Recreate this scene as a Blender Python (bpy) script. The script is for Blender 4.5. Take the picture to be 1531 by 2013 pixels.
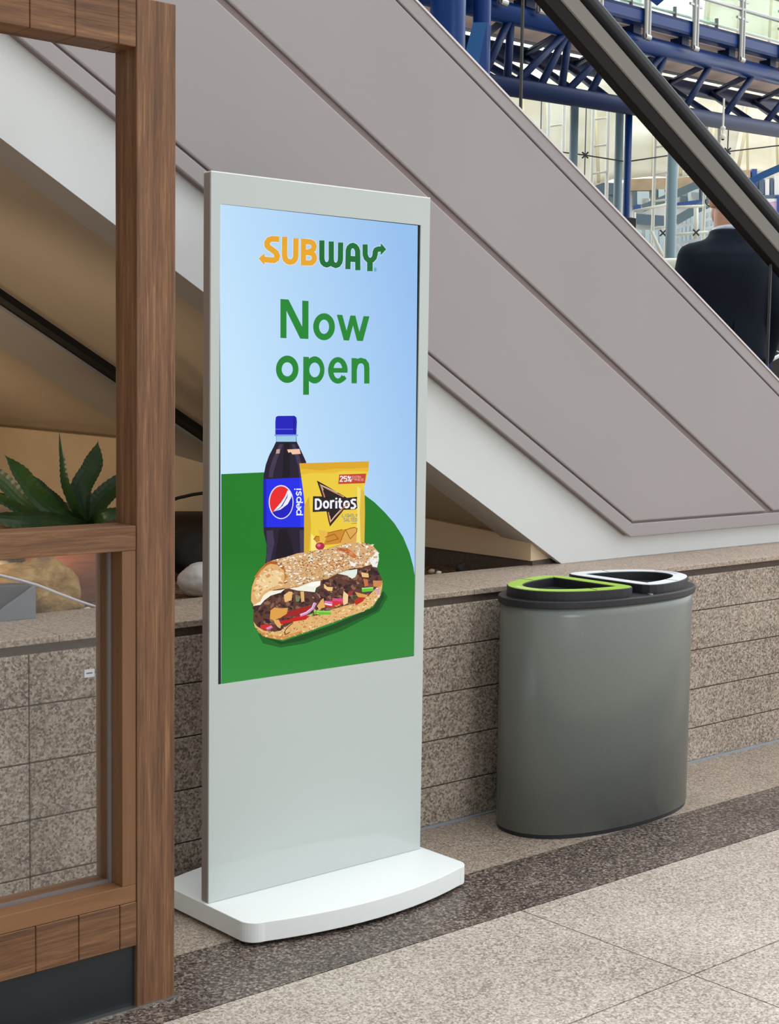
import bpy, bmesh, math, random
from mathutils import Vector, Matrix, noise
from mathutils.geometry import tessellate_polygon

for o in list(bpy.data.objects): bpy.data.objects.remove(o)
scn = bpy.context.scene
COL = scn.collection
rnd = random.Random(7)

# ------------------------------------------------------------------ camera
FPX, YAW, PITCH, ROLL = 2962.2, 0.717867, 0.0855355, 0.013898     # focal length in pixels of the 1531 x 2013 frame
CAM = Vector((0, 0, 1.42))
fw = Vector((math.sin(YAW)*math.cos(PITCH), math.cos(YAW)*math.cos(PITCH), -math.sin(PITCH)))
r0 = Vector((math.cos(YAW), -math.sin(YAW), 0)); u0 = r0.cross(fw)
rt = r0*math.cos(ROLL) + u0*math.sin(ROLL); up = -r0*math.sin(ROLL) + u0*math.cos(ROLL)
cd = bpy.data.cameras.new('camera'); cam = bpy.data.objects.new('camera', cd); COL.objects.link(cam)
cd.sensor_fit = 'VERTICAL'; cd.sensor_height = 24.0; cd.lens = FPX*24.0/2013
cd.clip_start = 0.05; cd.clip_end = 500
M3 = Matrix((rt, up, -fw)).transposed()
cam.matrix_world = Matrix.Translation(CAM) @ M3.to_4x4()
scn.camera = cam

# ------------------------------------------------------------------ world: bright overcast sky over a glazed atrium
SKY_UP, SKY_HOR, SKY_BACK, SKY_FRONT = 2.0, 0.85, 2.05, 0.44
world = bpy.data.worlds.new('overcast_sky'); scn.world = world; world.use_nodes = True
nt = world.node_tree; nt.nodes.clear()
def wn(t, **k):
    n = nt.nodes.new(t)
    for a, b in k.items(): setattr(n, a, b)
    return n
tc = wn('ShaderNodeTexCoord'); sx = wn('ShaderNodeSeparateXYZ'); nt.links.new(tc.outputs['Generated'], sx.inputs[0])
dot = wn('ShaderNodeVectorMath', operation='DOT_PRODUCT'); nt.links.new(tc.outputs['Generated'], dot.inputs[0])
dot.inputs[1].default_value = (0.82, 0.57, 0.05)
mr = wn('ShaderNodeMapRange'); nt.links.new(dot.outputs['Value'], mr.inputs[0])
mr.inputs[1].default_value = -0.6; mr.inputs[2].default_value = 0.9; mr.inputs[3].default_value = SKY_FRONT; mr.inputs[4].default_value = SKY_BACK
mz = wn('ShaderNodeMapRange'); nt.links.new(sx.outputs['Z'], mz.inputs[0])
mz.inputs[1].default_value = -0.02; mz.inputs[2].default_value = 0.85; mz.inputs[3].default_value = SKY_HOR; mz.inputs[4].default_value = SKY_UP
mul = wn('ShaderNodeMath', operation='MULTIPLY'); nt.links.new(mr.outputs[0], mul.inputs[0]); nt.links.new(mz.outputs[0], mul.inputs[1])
# bright patch added to the sky behind the camera, for a highlight on the bin
dt2 = wn('ShaderNodeVectorMath', operation='DOT_PRODUCT'); nt.links.new(tc.outputs['Generated'], dt2.inputs[0]); dt2.inputs[1].default_value = (-0.10, -0.985, 0.14)
mr2 = wn('ShaderNodeMapRange'); nt.links.new(dt2.outputs['Value'], mr2.inputs[0]); mr2.inputs[1].default_value = 0.988; mr2.inputs[2].default_value = 0.997; mr2.inputs[3].default_value = 0.0; mr2.inputs[4].default_value = 8.0
add = wn('ShaderNodeMath', operation='ADD'); nt.links.new(mul.outputs[0], add.inputs[0]); nt.links.new(mr2.outputs[0], add.inputs[1]); mul = add
bg = wn('ShaderNodeBackground'); bg.inputs[0].default_value = (0.96, 0.985, 1.0, 1)
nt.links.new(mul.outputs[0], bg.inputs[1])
wo = wn('ShaderNodeOutputWorld'); nt.links.new(bg.outputs[0], wo.inputs[0])
scn.view_settings.view_transform = 'Standard'; scn.view_settings.look = 'None'
scn.view_settings.exposure = 0.0; scn.view_settings.gamma = 1.0; scn.view_settings.use_curve_mapping = False

# warm light of the floodlight and of the lamps tucked under the escalators
def lamp(name, kind, loc, energy, color, size=0.1, rot=None, spot=None):
    l = bpy.data.lights.new(name, kind); l.energy = energy; l.color = color
    if kind == 'AREA': l.size = size
    else: l.shadow_soft_size = size
    if spot: l.spot_size = spot; l.spot_blend = 0.6
    o = bpy.data.objects.new(name, l); COL.objects.link(o); o.location = loc
    if rot: o.rotation_euler = rot
    return o
lamp('floodlight_beam', 'SPOT', (1.70, 4.02, 0.90), 13, (1.0, 0.79, 0.55), 0.05, (math.radians(100), 0, math.radians(-30)), math.radians(130))
lamp('soffit_lamp', 'POINT', (1.6, 6.6, 1.25), 12, (1.0, 0.78, 0.52), 0.15)
lamp('soffit_lamp', 'POINT', (2.6, 6.3, 1.05), 3, (1.0, 0.79, 0.55), 0.15)

# ------------------------------------------------------------------ helpers
def ray(x, y): return fw + rt*((x-765.5)/FPX) - up*((y-1006.5)/FPX)
def onY(x, y, Y): d = ray(x, y); return CAM + d*((Y-CAM.y)/d.y)
def onX(x, y, X): d = ray(x, y); return CAM + d*((X-CAM.x)/d.x)
def onZ(x, y, z): d = ray(x, y); return CAM + d*((z-CAM.z)/d.z)
def at(x, y, dep): return CAM + ray(x, y)*dep

def srgb(r, g, b, k=1.0):
    f = lambda c: ((c/255)/12.92 if c/255 <= 0.04045 else ((c/255+0.055)/1.055)**2.4)
    return (f(r)*k, f(g)*k, f(b)*k, 1)

def mat(name, color, rough=0.5, metal=0.0, spec=0.5, emis=None, estr=1.0, coat=0.0, trans=0.0, ior=1.45, noise_amt=0.0, noise_scale=20, bump=0.0, bump_scale=200):
    m = bpy.data.materials.new(name); m.use_nodes = True; n = m.node_tree; b = n.nodes['Principled BSDF']
    c = color if len(color) == 4 else (*color, 1)
    b.inputs['Base Color'].default_value = c; b.inputs['Roughness'].default_value = rough; b.inputs['Metallic'].default_value = metal
    b.inputs['Specular IOR Level'].default_value = spec; b.inputs['IOR'].default_value = ior
    b.inputs['Coat Weight'].default_value = coat; b.inputs['Coat Roughness'].default_value = 0.04; b.inputs['Transmission Weight'].default_value = trans
    if emis: m.cycles.emission_sampling = 'NONE'; b.inputs['Emission Color'].default_value = emis; b.inputs['Emission Strength'].default_value = estr
    g = n.nodes.new('ShaderNodeNewGeometry')
    if noise_amt > 0:
        t = n.nodes.new('ShaderNodeTexNoise'); t.inputs['Scale'].default_value = noise_scale; t.inputs['Detail'].default_value = 4
        n.links.new(g.outputs['Position'], t.inputs['Vector'])
        r = n.nodes.new('ShaderNodeMapRange'); r.inputs[1].default_value = 0.3; r.inputs[2].default_value = 0.7
        r.inputs[3].default_value = 1-noise_amt; r.inputs[4].default_value = 1+noise_amt
        n.links.new(t.outputs['Fac'], r.inputs[0])
        v = n.nodes.new('ShaderNodeVectorMath'); v.operation = 'SCALE'; v.inputs[0].default_value = c[:3]; n.links.new(r.outputs[0], v.inputs['Scale'])
        n.links.new(v.outputs[0], b.inputs['Base Color'])
    if bump > 0:
        t = n.nodes.new('ShaderNodeTexNoise'); t.inputs['Scale'].default_value = bump_scale; n.links.new(g.outputs['Position'], t.inputs['Vector'])
        bp = n.nodes.new('ShaderNodeBump'); bp.inputs['Strength'].default_value = bump; bp.inputs['Distance'].default_value = 0.002
        n.links.new(t.outputs['Fac'], bp.inputs['Height']); n.links.new(bp.outputs[0], b.inputs['Normal'])
    return m

def ramp_mat(name, build, stops, rough=0.7, spec=0.3, bump=0.0, bdist=0.002, coat=0.0):
    """build(nodes, links, position_output) returns a 0..1 socket"""
    m = bpy.data.materials.new(name); m.use_nodes = True; n = m.node_tree; b = n.nodes['Principled BSDF']
    b.inputs['Roughness'].default_value = rough; b.inputs['Specular IOR Level'].default_value = spec; b.inputs['Coat Weight'].default_value = coat
    g = n.nodes.new('ShaderNodeNewGeometry')
    s = build(n, g.outputs['Position'])
    cr = n.nodes.new('ShaderNodeValToRGB'); e = cr.color_ramp.elements
    e[0].position, e[0].color = stops[0]; e[1].position, e[1].color = stops[-1]
    for p, c in stops[1:-1]: q = e.new(p); q.color = c
    n.links.new(s, cr.inputs[0]); n.links.new(cr.outputs[0], b.inputs['Base Color'])
    if bump > 0:
        bp = n.nodes.new('ShaderNodeBump'); bp.inputs['Strength'].default_value = bump; bp.inputs['Distance'].default_value = bdist
        n.links.new(s, bp.inputs['Height']); n.links.new(bp.outputs[0], b.inputs['Normal'])
    return m
def granite_fn(sc, sc2=18):
    def f(n, pos):
        a = n.nodes.new('ShaderNodeTexNoise'); a.inputs['Scale'].default_value = sc; a.inputs['Detail'].default_value = 3; a.inputs['Roughness'].default_value = 0.6; a.inputs['Distortion'].default_value = 1.2
        n.links.new(pos, a.inputs['Vector'])
        b = n.nodes.new('ShaderNodeTexVoronoi'); b.inputs['Scale'].default_value = sc*1.25; n.links.new(pos, b.inputs['Vector'])
        sp = n.nodes.new('ShaderNodeSeparateColor'); n.links.new(b.outputs['Color'], sp.inputs[0])
        c = n.nodes.new('ShaderNodeTexNoise'); c.inputs['Scale'].default_value = sc2/6; c.inputs['Detail'].default_value = 2; n.links.new(pos, c.inputs['Vector'])
        m1 = n.nodes.new('ShaderNodeMix'); m1.inputs[0].default_value = 0.33; n.links.new(a.outputs['Fac'], m1.inputs[2]); n.links.new(sp.outputs[0], m1.inputs[3])
        m2 = n.nodes.new('ShaderNodeMix'); m2.inputs[0].default_value = 0.18; n.links.new(m1.outputs[0], m2.inputs[2]); n.links.new(c.outputs['Fac'], m2.inputs[3])
        return m2.outputs[0]
    return f
def wood_fn(stretch, sc=1.0):
    def f(n, pos):
        mp = n.nodes.new('ShaderNodeMapping'); mp.inputs['Scale'].default_value = stretch; n.links.new(pos, mp.inputs['Vector'])
        a = n.nodes.new('ShaderNodeTexNoise'); a.inputs['Scale'].default_value = sc; a.inputs['Detail'].default_value = 5; a.inputs['Roughness'].default_value = 0.65; a.inputs['Distortion'].default_value = 0.6
        n.links.new(mp.outputs[0], a.inputs['Vector'])
        mp2 = n.nodes.new('ShaderNodeMapping'); mp2.inputs['Scale'].default_value = tuple(v*0.22 for v in stretch); n.links.new(pos, mp2.inputs['Vector'])
        b = n.nodes.new('ShaderNodeTexNoise'); b.inputs['Scale'].default_value = sc; b.inputs['Detail'].default_value = 2; n.links.new(mp2.outputs[0], b.inputs['Vector'])
        m1 = n.nodes.new('ShaderNodeMix'); m1.inputs[0].default_value = 0.45; n.links.new(a.outputs['Fac'], m1.inputs[2]); n.links.new(b.outputs['Fac'], m1.inputs[3])
        return m1.outputs[0]
    return f

M = {}
M['granite'] = ramp_mat('granite_wall', granite_fn(135), [(0.28, srgb(84, 75, 66)), (0.41, srgb(130, 117, 105)), (0.50, srgb(164, 150, 136)), (0.60, srgb(184, 171, 157)), (0.74, srgb(212, 202, 189))], 0.8, 0.25, 0.35)
M['granite_top'] = ramp_mat('granite_coping', granite_fn(150), [(0.28, srgb(112, 98, 86)), (0.45, srgb(160, 143, 128)), (0.60, srgb(186, 170, 154)), (0.75, srgb(200, 186, 172))], 0.55, 0.4, 0.08)
M['granite_dark'] = mat('granite_recess', srgb(92, 80, 72), 0.85, noise_amt=0.15, noise_scale=90)
M['floor_light'] = ramp_mat('floor_light_granite', granite_fn(150), [(0.28, srgb(104, 92, 82)), (0.41, srgb(150, 137, 125)), (0.51, srgb(181, 169, 157)), (0.62, srgb(200, 190, 180)), (0.76, srgb(226, 220, 212))], 0.42, 0.4, 0.03)
M['floor_mid'] = ramp_mat('floor_edge_granite', granite_fn(150), [(0.28, srgb(96, 84, 74)), (0.42, srgb(138, 124, 111)), (0.52, srgb(162, 148, 134)), (0.64, srgb(182, 169, 154)), (0.78, srgb(206, 196, 184))], 0.42, 0.4, 0.03)
M['floor_dark'] = ramp_mat('floor_dark_granite', granite_fn(130), [(0.30, srgb(34, 27, 25)), (0.44, srgb(70, 60, 55)), (0.54, srgb(104, 92, 84)), (0.64, srgb(146, 132, 120)), (0.78, srgb(204, 194, 182))], 0.4, 0.4, 0.03)
M['joint'] = mat('tile_joint', srgb(92, 88, 86), 0.8)
M['sealant'] = mat('grey_blue_sealant', srgb(150, 158, 166), 0.5)
M['wood_v'] = ramp_mat('oak_upright', wood_fn((230, 230, 9)), [(0.34, srgb(84, 57, 39)), (0.46, srgb(106, 74, 51)), (0.56, srgb(124, 88, 61)), (0.68, srgb(158, 118, 83))], 0.5, 0.35, 0.25, 0.001)
M['wood_h'] = ramp_mat('oak_rail', wood_fn((9.0, 180, 200)), [(0.34, srgb(84, 57, 38)), (0.46, srgb(108, 75, 50)), (0.56, srgb(126, 90, 61)), (0.68, srgb(156, 116, 80))], 0.5, 0.35, 0.25, 0.001)
M['wood_s'] = ramp_mat('oak_bead', wood_fn((30, 30, 2.0)), [(0.30, srgb(98, 66, 42)), (0.50, srgb(118, 82, 53)), (0.70, srgb(130, 92, 60))], 0.45, 0.4, 0.1, 0.001)
M['wood_sh'] = ramp_mat('oak_bead_horizontal', wood_fn((2.0, 30, 30)), [(0.30, srgb(104, 71, 45)), (0.50, srgb(128, 90, 58)), (0.70, srgb(140, 100, 66))], 0.45, 0.4, 0.1, 0.001)
M['kick'] = mat('black_kick_panel', srgb(34, 38, 42), 0.35, spec=0.4, noise_amt=0.1, noise_scale=6)
M['gasket'] = mat('grey_gasket', srgb(120, 112, 112), 0.5)
M['pane'] = None
M['pink'] = mat('pinkish_grey_cladding', srgb(162, 156, 157), 0.55, spec=0.25, noise_amt=0.03, noise_scale=1.7)
M['pink_gap'] = mat('cladding_gap', srgb(138, 124, 124), 0.8)
M['white_fascia'] = mat('white_plaster_fascia', srgb(219, 222, 222), 0.6, spec=0.2, noise_amt=0.02, noise_scale=3)
M['edge_trim'] = mat('pale_edge_trim', srgb(215, 208, 208), 0.35, metal=0.3)
M['soffit'] = mat('beige_soffit', srgb(198, 182, 160), 0.7, noise_amt=0.05, noise_scale=2)
M['soffit_grey'] = mat('grey_soffit_strip', srgb(186, 180, 174), 0.65, noise_amt=0.04, noise_scale=3)
M['black'] = mat('matte_black', srgb(16, 15, 16), 0.7)
M['beige_wall'] = mat('beige_render_wall', srgb(214, 192, 160), 0.75, noise_amt=0.05, noise_scale=4)
M['soil'] = ramp_mat('dry_planter_soil', granite_fn(60), [(0.3, srgb(70, 54, 40)), (0.5, srgb(120, 98, 76)), (0.7, srgb(170, 148, 122))], 0.9, 0.1, 0.6, 0.01)
M['kiosk_glass'] = mat('white_back_painted_glass', srgb(193, 202, 199), 0.04, spec=0.5)
M['kiosk_white'] = mat('white_powder_coat', srgb(238, 242, 241), 0.45, spec=0.4)
M['kiosk_side'] = mat('satin_grey_metal', srgb(158, 150, 145), 0.35, metal=0.35)
M['bin_body'] = mat('brushed_grey_metallic_paint', srgb(122, 128, 124), 0.28, metal=0.12, noise_amt=0.03, noise_scale=120)
M['bin_black'] = mat('black_textured_plastic', srgb(38, 40, 44), 0.45, spec=0.4, bump=0.05, bump_scale=300)
M['bin_hole'] = mat('dark_bin_liner', srgb(44, 46, 52), 0.35, spec=0.5)
M['lime'] = mat('lime_green_label', srgb(160, 204, 54), 0.35)
M['label_white'] = mat('white_label', srgb(236, 242, 246), 0.35)
M['print_grey'] = mat('faded_print', srgb(170, 182, 196), 0.5)
M['print_pale'] = mat('pale_print', srgb(214, 232, 160), 0.5)
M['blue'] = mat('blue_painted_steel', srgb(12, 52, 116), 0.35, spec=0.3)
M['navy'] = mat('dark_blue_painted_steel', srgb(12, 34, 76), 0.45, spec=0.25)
M['bright_blue'] = mat('bright_blue_painted_steel', srgb(36, 96, 156), 0.3, spec=0.5)
M['steel'] = mat('brushed_stainless_steel', srgb(176, 176, 172), 0.3, metal=0.9)
M['dark_steel'] = mat('dark_metal', srgb(70, 72, 74), 0.4, metal=0.6)
M['deck_under'] = mat('pale_deck_underside', srgb(222, 206, 202), 0.7)
M['teal'] = mat('teal_grey_mullion', srgb(118, 142, 152), 0.4, spec=0.5)
M['cream_steel'] = mat('cream_painted_tube', srgb(236, 236, 224), 0.4)
M['rubber'] = mat('black_handrail_rubber', srgb(14, 16, 20), 0.5, spec=0.2)
M['rail_grey'] = mat('satin_handrail_profile', srgb(110, 105, 98), 0.2, metal=0.8)
M['rail_brown'] = mat('dark_brown_handrail_base', srgb(22, 15, 15), 0.6, spec=0.15)
M['suit'] = mat('dark_navy_wool_suit', srgb(30, 35, 46), 0.85, spec=0.15, noise_amt=0.06, noise_scale=8)
M['skin'] = mat('skin', srgb(196, 146, 124), 0.5, spec=0.35, noise_amt=0.05, noise_scale=30)
M['hair'] = mat('short_grey_hair', srgb(128, 112, 104), 0.8)
M['shirt'] = mat('white_shirt_cotton', srgb(215, 220, 232), 0.8)
M['leather'] = mat('black_leather', srgb(18, 18, 20), 0.35)
M['agave'] = ramp_mat('agave_leaf', wood_fn((9, 9, 5)), [(0.3, srgb(20, 42, 18)), (0.5, srgb(34, 62, 28)), (0.72, srgb(62, 84, 40))], 0.4, 0.4)
M['terracotta'] = ramp_mat('terracotta_clay', wood_fn((4, 4, 26)), [(0.3, srgb(150, 84, 58)), (0.5, srgb(192, 122, 92)), (0.7, srgb(210, 150, 120))], 0.8, 0.2)
M['dark_clay'] = mat('dark_brown_glazed_pot', srgb(52, 40, 30), 0.6, noise_amt=0.2, noise_scale=25)
M['rock_tan'] = ramp_mat('veined_tan_stone', wood_fn((22, 22, 40)), [(0.3, srgb(88, 76, 64)), (0.44, srgb(140, 112, 74)), (0.56, srgb(184, 146, 92)), (0.7, srgb(214, 184, 134))], 0.8, 0.2, 0.5, 0.01)
M['rock_white'] = mat('white_quartz_stone', srgb(222, 220, 216), 0.7, noise_amt=0.08, noise_scale=9)
M['rock_dark'] = mat('dark_slate_stone', srgb(44, 42, 42), 0.7, noise_amt=0.2, noise_scale=9)
M['pebble'] = mat('buff_pebble', srgb(176, 154, 130), 0.8, noise_amt=0.15, noise_scale=30)
M['flood_grey'] = mat('grey_floodlight_housing', srgb(136, 142, 150), 0.45)
M['flood_dark'] = mat('floodlight_face', srgb(96, 98, 104), 0.5)
M['cable'] = mat('white_cable', srgb(214, 214, 222), 0.45)
M['hose'] = mat('black_hose', srgb(14, 14, 14), 0.5)

def glass_mat(name, tint, mixf, rough=0.0):
    m = bpy.data.materials.new(name); m.use_nodes = True; n = m.node_tree; n.nodes.clear()
    t = n.nodes.new('ShaderNodeBsdfTransparent'); t.inputs[0].default_value = tint
    g = n.nodes.new('ShaderNodeBsdfGlossy'); g.inputs['Roughness'].default_value = rough
    mx = n.nodes.new('ShaderNodeMixShader'); mx.inputs[0].default_value = mixf; n.links.new(t.outputs[0], mx.inputs[1]); n.links.new(g.outputs[0], mx.inputs[2])
    o = n.nodes.new('ShaderNodeOutputMaterial'); n.links.new(mx.outputs[0], o.inputs[0])
    return m
M['pane'] = glass_mat('clear_pane', (0.97, 0.975, 0.97, 1), 0.045)
M['esc_glass'] = glass_mat('escalator_glass', (0.965, 0.98, 0.975, 1), 0.0)
M['green_glass'] = glass_mat('greenish_railing_glass', (0.88, 0.96, 0.92, 1), 0.03)
def fabric_mat():
    m = bpy.data.materials.new('cream_translucent_fabric'); m.use_nodes = True; n = m.node_tree; n.nodes.clear()
    g = n.nodes.new('ShaderNodeNewGeometry')
    t = n.nodes.new('ShaderNodeTexNoise'); t.inputs['Scale'].default_value = 0.5; t.inputs['Detail'].default_value = 3; n.links.new(g.outputs['Position'], t.inputs['Vector'])
    cr = n.nodes.new('ShaderNodeValToRGB'); cr.color_ramp.elements[0].position = 0.35; cr.color_ramp.elements[0].color = (0.90, 0.885, 0.79, 1); cr.color_ramp.elements[1].position = 0.6; cr.color_ramp.elements[1].color = (0.98, 0.98, 0.93, 1)
    n.links.new(t.outputs['Fac'], cr.inputs[0])
    d = n.nodes.new('ShaderNodeBsdfDiffuse'); tr = n.nodes.new('ShaderNodeBsdfTranslucent')
    n.links.new(cr.outputs[0], d.inputs[0]); n.links.new(cr.outputs[0], tr.inputs[0])
    mx = n.nodes.new('ShaderNodeMixShader'); mx.inputs[0].default_value = 0.85; n.links.new(d.outputs[0], mx.inputs[1]); n.links.new(tr.outputs[0], mx.inputs[2])
    o = n.nodes.new('ShaderNodeOutputMaterial'); n.links.new(mx.outputs[0], o.inputs[0])
    return m
M['fabric'] = fabric_mat()

WLOC = {}
class MB:
    def __init__(s): s.v = []; s.f = []; s.m = []
    def add(s, vs, fs, mi=0):
        b = len(s.v); s.v += [Vector(v) for v in vs]; s.f += [tuple(b+i for i in f) for f in fs]; s.m += [mi]*len(fs); return s
    def box(s, x0, x1, y0, y1, z0, z1, mi=0):
        return s.hexa([(x0,y0,z0),(x1,y0,z0),(x1,y1,z0),(x0,y1,z0),(x0,y0,z1),(x1,y0,z1),(x1,y1,z1),(x0,y1,z1)], mi)
    def hexa(s, p, mi=0): return s.add(p, [(0,3,2,1),(4,5,6,7),(0,1,5,4),(1,2,6,5),(2,3,7,6),(3,0,4,7)], mi)
    def prism(s, pts, off, mi=0, capmi=None):
        """closed polygon of 3D points pushed along off"""
        n = len(pts); a = [Vector(p) for p in pts]; b = [p+Vector(off) for p in a]; base = len(s.v); s.v += a+b
        tri = tessellate_polygon([a])
        for t in tri: s.f.append(tuple(base+i for i in t)); s.m.append(mi if capmi is None else capmi); s.f.append(tuple(base+n+i for i in reversed(t))); s.m.append(mi)
        for i in range(n): j = (i+1) % n; s.f.append((base+i, base+j, base+n+j, base+n+i)); s.m.append(mi)
        return s
    def bar(s, a, b, w, h, upv=(0,0,1), mi=0):
        a, b = Vector(a), Vector(b); d = (b-a).normalized(); u = Vector(upv); sd = d.cross(u).normalized(); u = sd.cross(d).normalized()
        p = []
        for q in (a, b): p += [q-sd*w/2-u*h/2, q+sd*w/2-u*h/2, q+sd*w/2+u*h/2, q-sd*w/2+u*h/2]
        return s.add(p, [(0,1,2,3),(7,6,5,4),(0,4,5,1),(1,5,6,2),(2,6,7,3),(3,7,4,0)], mi)
    def loft(s, rings, mi=0, caps=True, closed=True):
        n = len(rings[0]); base = len(s.v)
        for r in rings: s.v += [Vector(p) for p in r]
        for k in range(len(rings)-1):
            for i in range(n if closed else n-1):
                j = (i+1) % n; s.f.append((base+k*n+i, base+k*n+j, base+(k+1)*n+j, base+(k+1)*n+i)); s.m.append(mi)
        if caps and closed:
            s.f.append(tuple(base+i for i in reversed(range(n)))); s.m.append(mi)
            e = base+(len(rings)-1)*n; s.f.append(tuple(e+i for i in range(n))); s.m.append(mi)
        return s
    def tube(s, pts, rad, n=12, mi=0, caps=True):
        pts = [Vector(p) for p in pts]; rings = []; ref = None
        for i, p in enumerate(pts):
            d = (pts[min(i+1, len(pts)-1)]-pts[max(i-1, 0)]).normalized()
            if ref is None: ref = Vector((0,0,1)) if abs(d.z) < 0.9 else Vector((1,0,0))
            a = d.cross(ref).normalized(); b = d.cross(a).normalized(); ref = -b if False else ref
            r = rad[i] if isinstance(rad, (list, tuple)) else rad
            rings.append([p+(a*math.cos(2*math.pi*k/n)+b*math.sin(2*math.pi*k/n))*r for k in range(n)])
        return s.loft(rings, mi, caps)
    def ball(s, c, r, sc=(1,1,1), n=16, m=10, mi=0, rot=None):
        vs = []; fs = []
        for i in range(m+1):
            th = math.pi*i/m
            for j in range(n):
                ph = 2*math.pi*j/n
                v = Vector((math.sin(th)*math.cos(ph)*sc[0]*r, math.sin(th)*math.sin(ph)*sc[1]*r, math.cos(th)*sc[2]*r))
                if rot: v = rot @ v
                vs.append(Vector(c)+v)
        for i in range(m):
            for j in range(n): k = (j+1) % n; fs.append((i*n+j, (i+1)*n+j, (i+1)*n+k, i*n+k))
        return s.add(vs, fs, mi)
    def build(s, name, mats, parent=None, bevel=0, smooth=False, origin=None, seg=2):
        if not isinstance(mats, (list, tuple)): mats = [mats]
        me = bpy.data.meshes.new(name); o = bpy.data.objects.new(name, me); COL.objects.link(o)
        if parent is None:
            if origin is None:
                xs = [v.x for v in s.v]; ys = [v.y for v in s.v]; zs = [v.z for v in s.v]
                origin = Vector(((min(xs)+max(xs))/2, (min(ys)+max(ys))/2, min(zs)))
            loc = Vector(origin); o.location = loc
        else: loc = WLOC[parent.name]; o.parent = parent
        WLOC[o.name] = loc
        me.from_pydata([v-loc for v in s.v], [], s.f)
        for m in mats: me.materials.append(m)
        for p, mi in zip(me.polygons, s.m): p.material_index = mi; p.use_smooth = smooth
        bm = bmesh.new(); bm.from_mesh(me); bmesh.ops.remove_doubles(bm, verts=bm.verts, dist=1e-6) if smooth else None
        if not getattr(s, 'flat', False): bmesh.ops.recalc_face_normals(bm, faces=bm.faces)
        bm.to_mesh(me); bm.free()
        if bevel:
            b = o.modifiers.new('bevel', 'BEVEL'); b.width = bevel; b.segments = seg; b.limit_method = 'ANGLE'; b.angle_limit = math.radians(40)
            b.harden_normals = False
        return o
def tag(o, label=None, cat=None, group=None, kind=None):
    if label: o['label'] = label
    if cat: o['category'] = cat
    if group: o['group'] = group
    if kind: o['kind'] = kind
    return o
def thing(name, loc, label, cat, group=None):
    o = bpy.data.objects.new(name, None); COL.objects.link(o); o.location = Vector(loc); o.empty_display_size = 0.1; WLOC[o.name] = Vector(loc)
    return tag(o, label, cat, group)
def copy_tree(o, parent=None):
    c = o.copy(); COL.objects.link(c)
    if parent: c.parent = parent
    for ch in [q for q in bpy.data.objects if q.parent == o]: copy_tree(ch, c)
    return c

S30, C30 = 0.5, math.cos(math.radians(30))
def zT(X, T): return (T-S30*X)/C30          # height at X of the sloping line with offset T
def xT(z, T): return (T-C30*z)/S30

# ================================================================== SETTING
# ---- floor: light tiles, dark band, edge strip
fl = MB(); Yb0, Yb1, Yw = 2.753, 3.062, 3.471
fl.box(-30, 40, -25, Yb0-0.0025, -0.2, -0.003, 3)
TX, TY = 1.2, 0.576
for i in range(-2, 8):
    for j in range(0, 9):
        x0 = 2.897+TX*(i-1); y1 = Yb0-TY*j
        fl.box(x0+0.0022, x0+TX-0.0022, y1-TY+0.0022, y1-0.0022, -0.05, 0.0, 0)
fl.box(-30, 2.897-3*TX, -25, Yb0-0.0025, -0.05, 0, 0); fl.box(2.897+7*TX, 40, -25, Yb0-0.0025, -0.05, 0, 0)
fl.box(2.897-3*TX, 2.897+7*TX, -25, Yb0-9*TY, -0.05, 0, 0)
fl.box(-30, 40, Yb0-0.0025, Yb1+0.0, -0.2, -0.002, 3)
fl.box(-30, 40, Yb0+0.0015, Yb1-0.0015, -0.05, 0.0, 1)
fl.box(-30, 40, Yb1+0.0015, Yw+0.05, -0.05, 0.0, 2)
fl.box(-30, 60, Yw+0.05, 80, -0.2, -0.01, 2)
o = fl.build('floor', [M['floor_light'], M['floor_dark'], M['floor_mid'], M['joint']]); tag(o, kind='structure')

# ---- low granite wall: courses of blocks
wb = MB(); wb.box(-3, 9, Yw+0.006, 3.74, 0, 0.70, 1)
cs = [0.004, 0.131, 0.281, 0.431, 0.581, 0.716]
for a, b in zip(cs[:-1], cs[1:]):
    x = 1.814-0.9*4
    while x < 8.8:
        wb.box(x+0.0015, x+0.9-0.0015, Yw, Yw+0.05, a+0.002, b-0.002, 0); x += 0.9
o = wb.build('wall_back', [M['granite'], M['granite_dark']], bevel=0.002, seg=1); tag(o, kind='structure')
cp = MB(); cp.box(-3, 9, Yw+0.012, 3.77, 0.700, 0.739, 1)
x = -2.6
while x < 9: cp.box(x+0.001, x+1.5-0.001, Yw-0.003, 3.83, 0.739, 0.757, 0); x += 1.5
o = cp.build('trim_1', [M['granite_top'], M['granite_dark']], bevel=0.002); tag(o, 'speckled granite coping slab on top of the low wall', kind='structure')
o = MB().box(-3, 9, Yw-0.010, Yw+0.002, 0, 0.006).build('trim_2', M['sealant']); tag(o, 'grey sealant line at the foot of the low wall', kind='structure')

# ---- planter bed behind the low wall
bed = MB(); nx, ny = 60, 46; bx0, bx1, by0, by1 = -2.6, 4.3, 3.80, 8.4
vs = []; fs = []
for j in range(ny+1):
    for i in range(nx+1):
        X = bx0+(bx1-bx0)*i/nx; Y = by0+(by1-by0)*j/ny
        z = 0.715+0.05*min(1, max(0, (Y-4.3)/2.2))+0.012*noise.noise(Vector((X*5, Y*5, 0)))+0.006*noise.noise(Vector((X*19, Y*19, 3)))
        vs.append((X, Y, z if 0 < i < nx and 0 < j < ny else 0.6))
for j in range(ny):
    for i in range(nx): fs.append((j*(nx+1)+i, j*(nx+1)+i+1, (j+1)*(nx+1)+i+1, (j+1)*(nx+1)+i))
bed.add(vs, fs)
o = bed.build('planter_soil', M['soil'], smooth=True); tag(o, 'dry brown soil filling the planter bed under the escalators', 'soil', kind='stuff')

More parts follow.
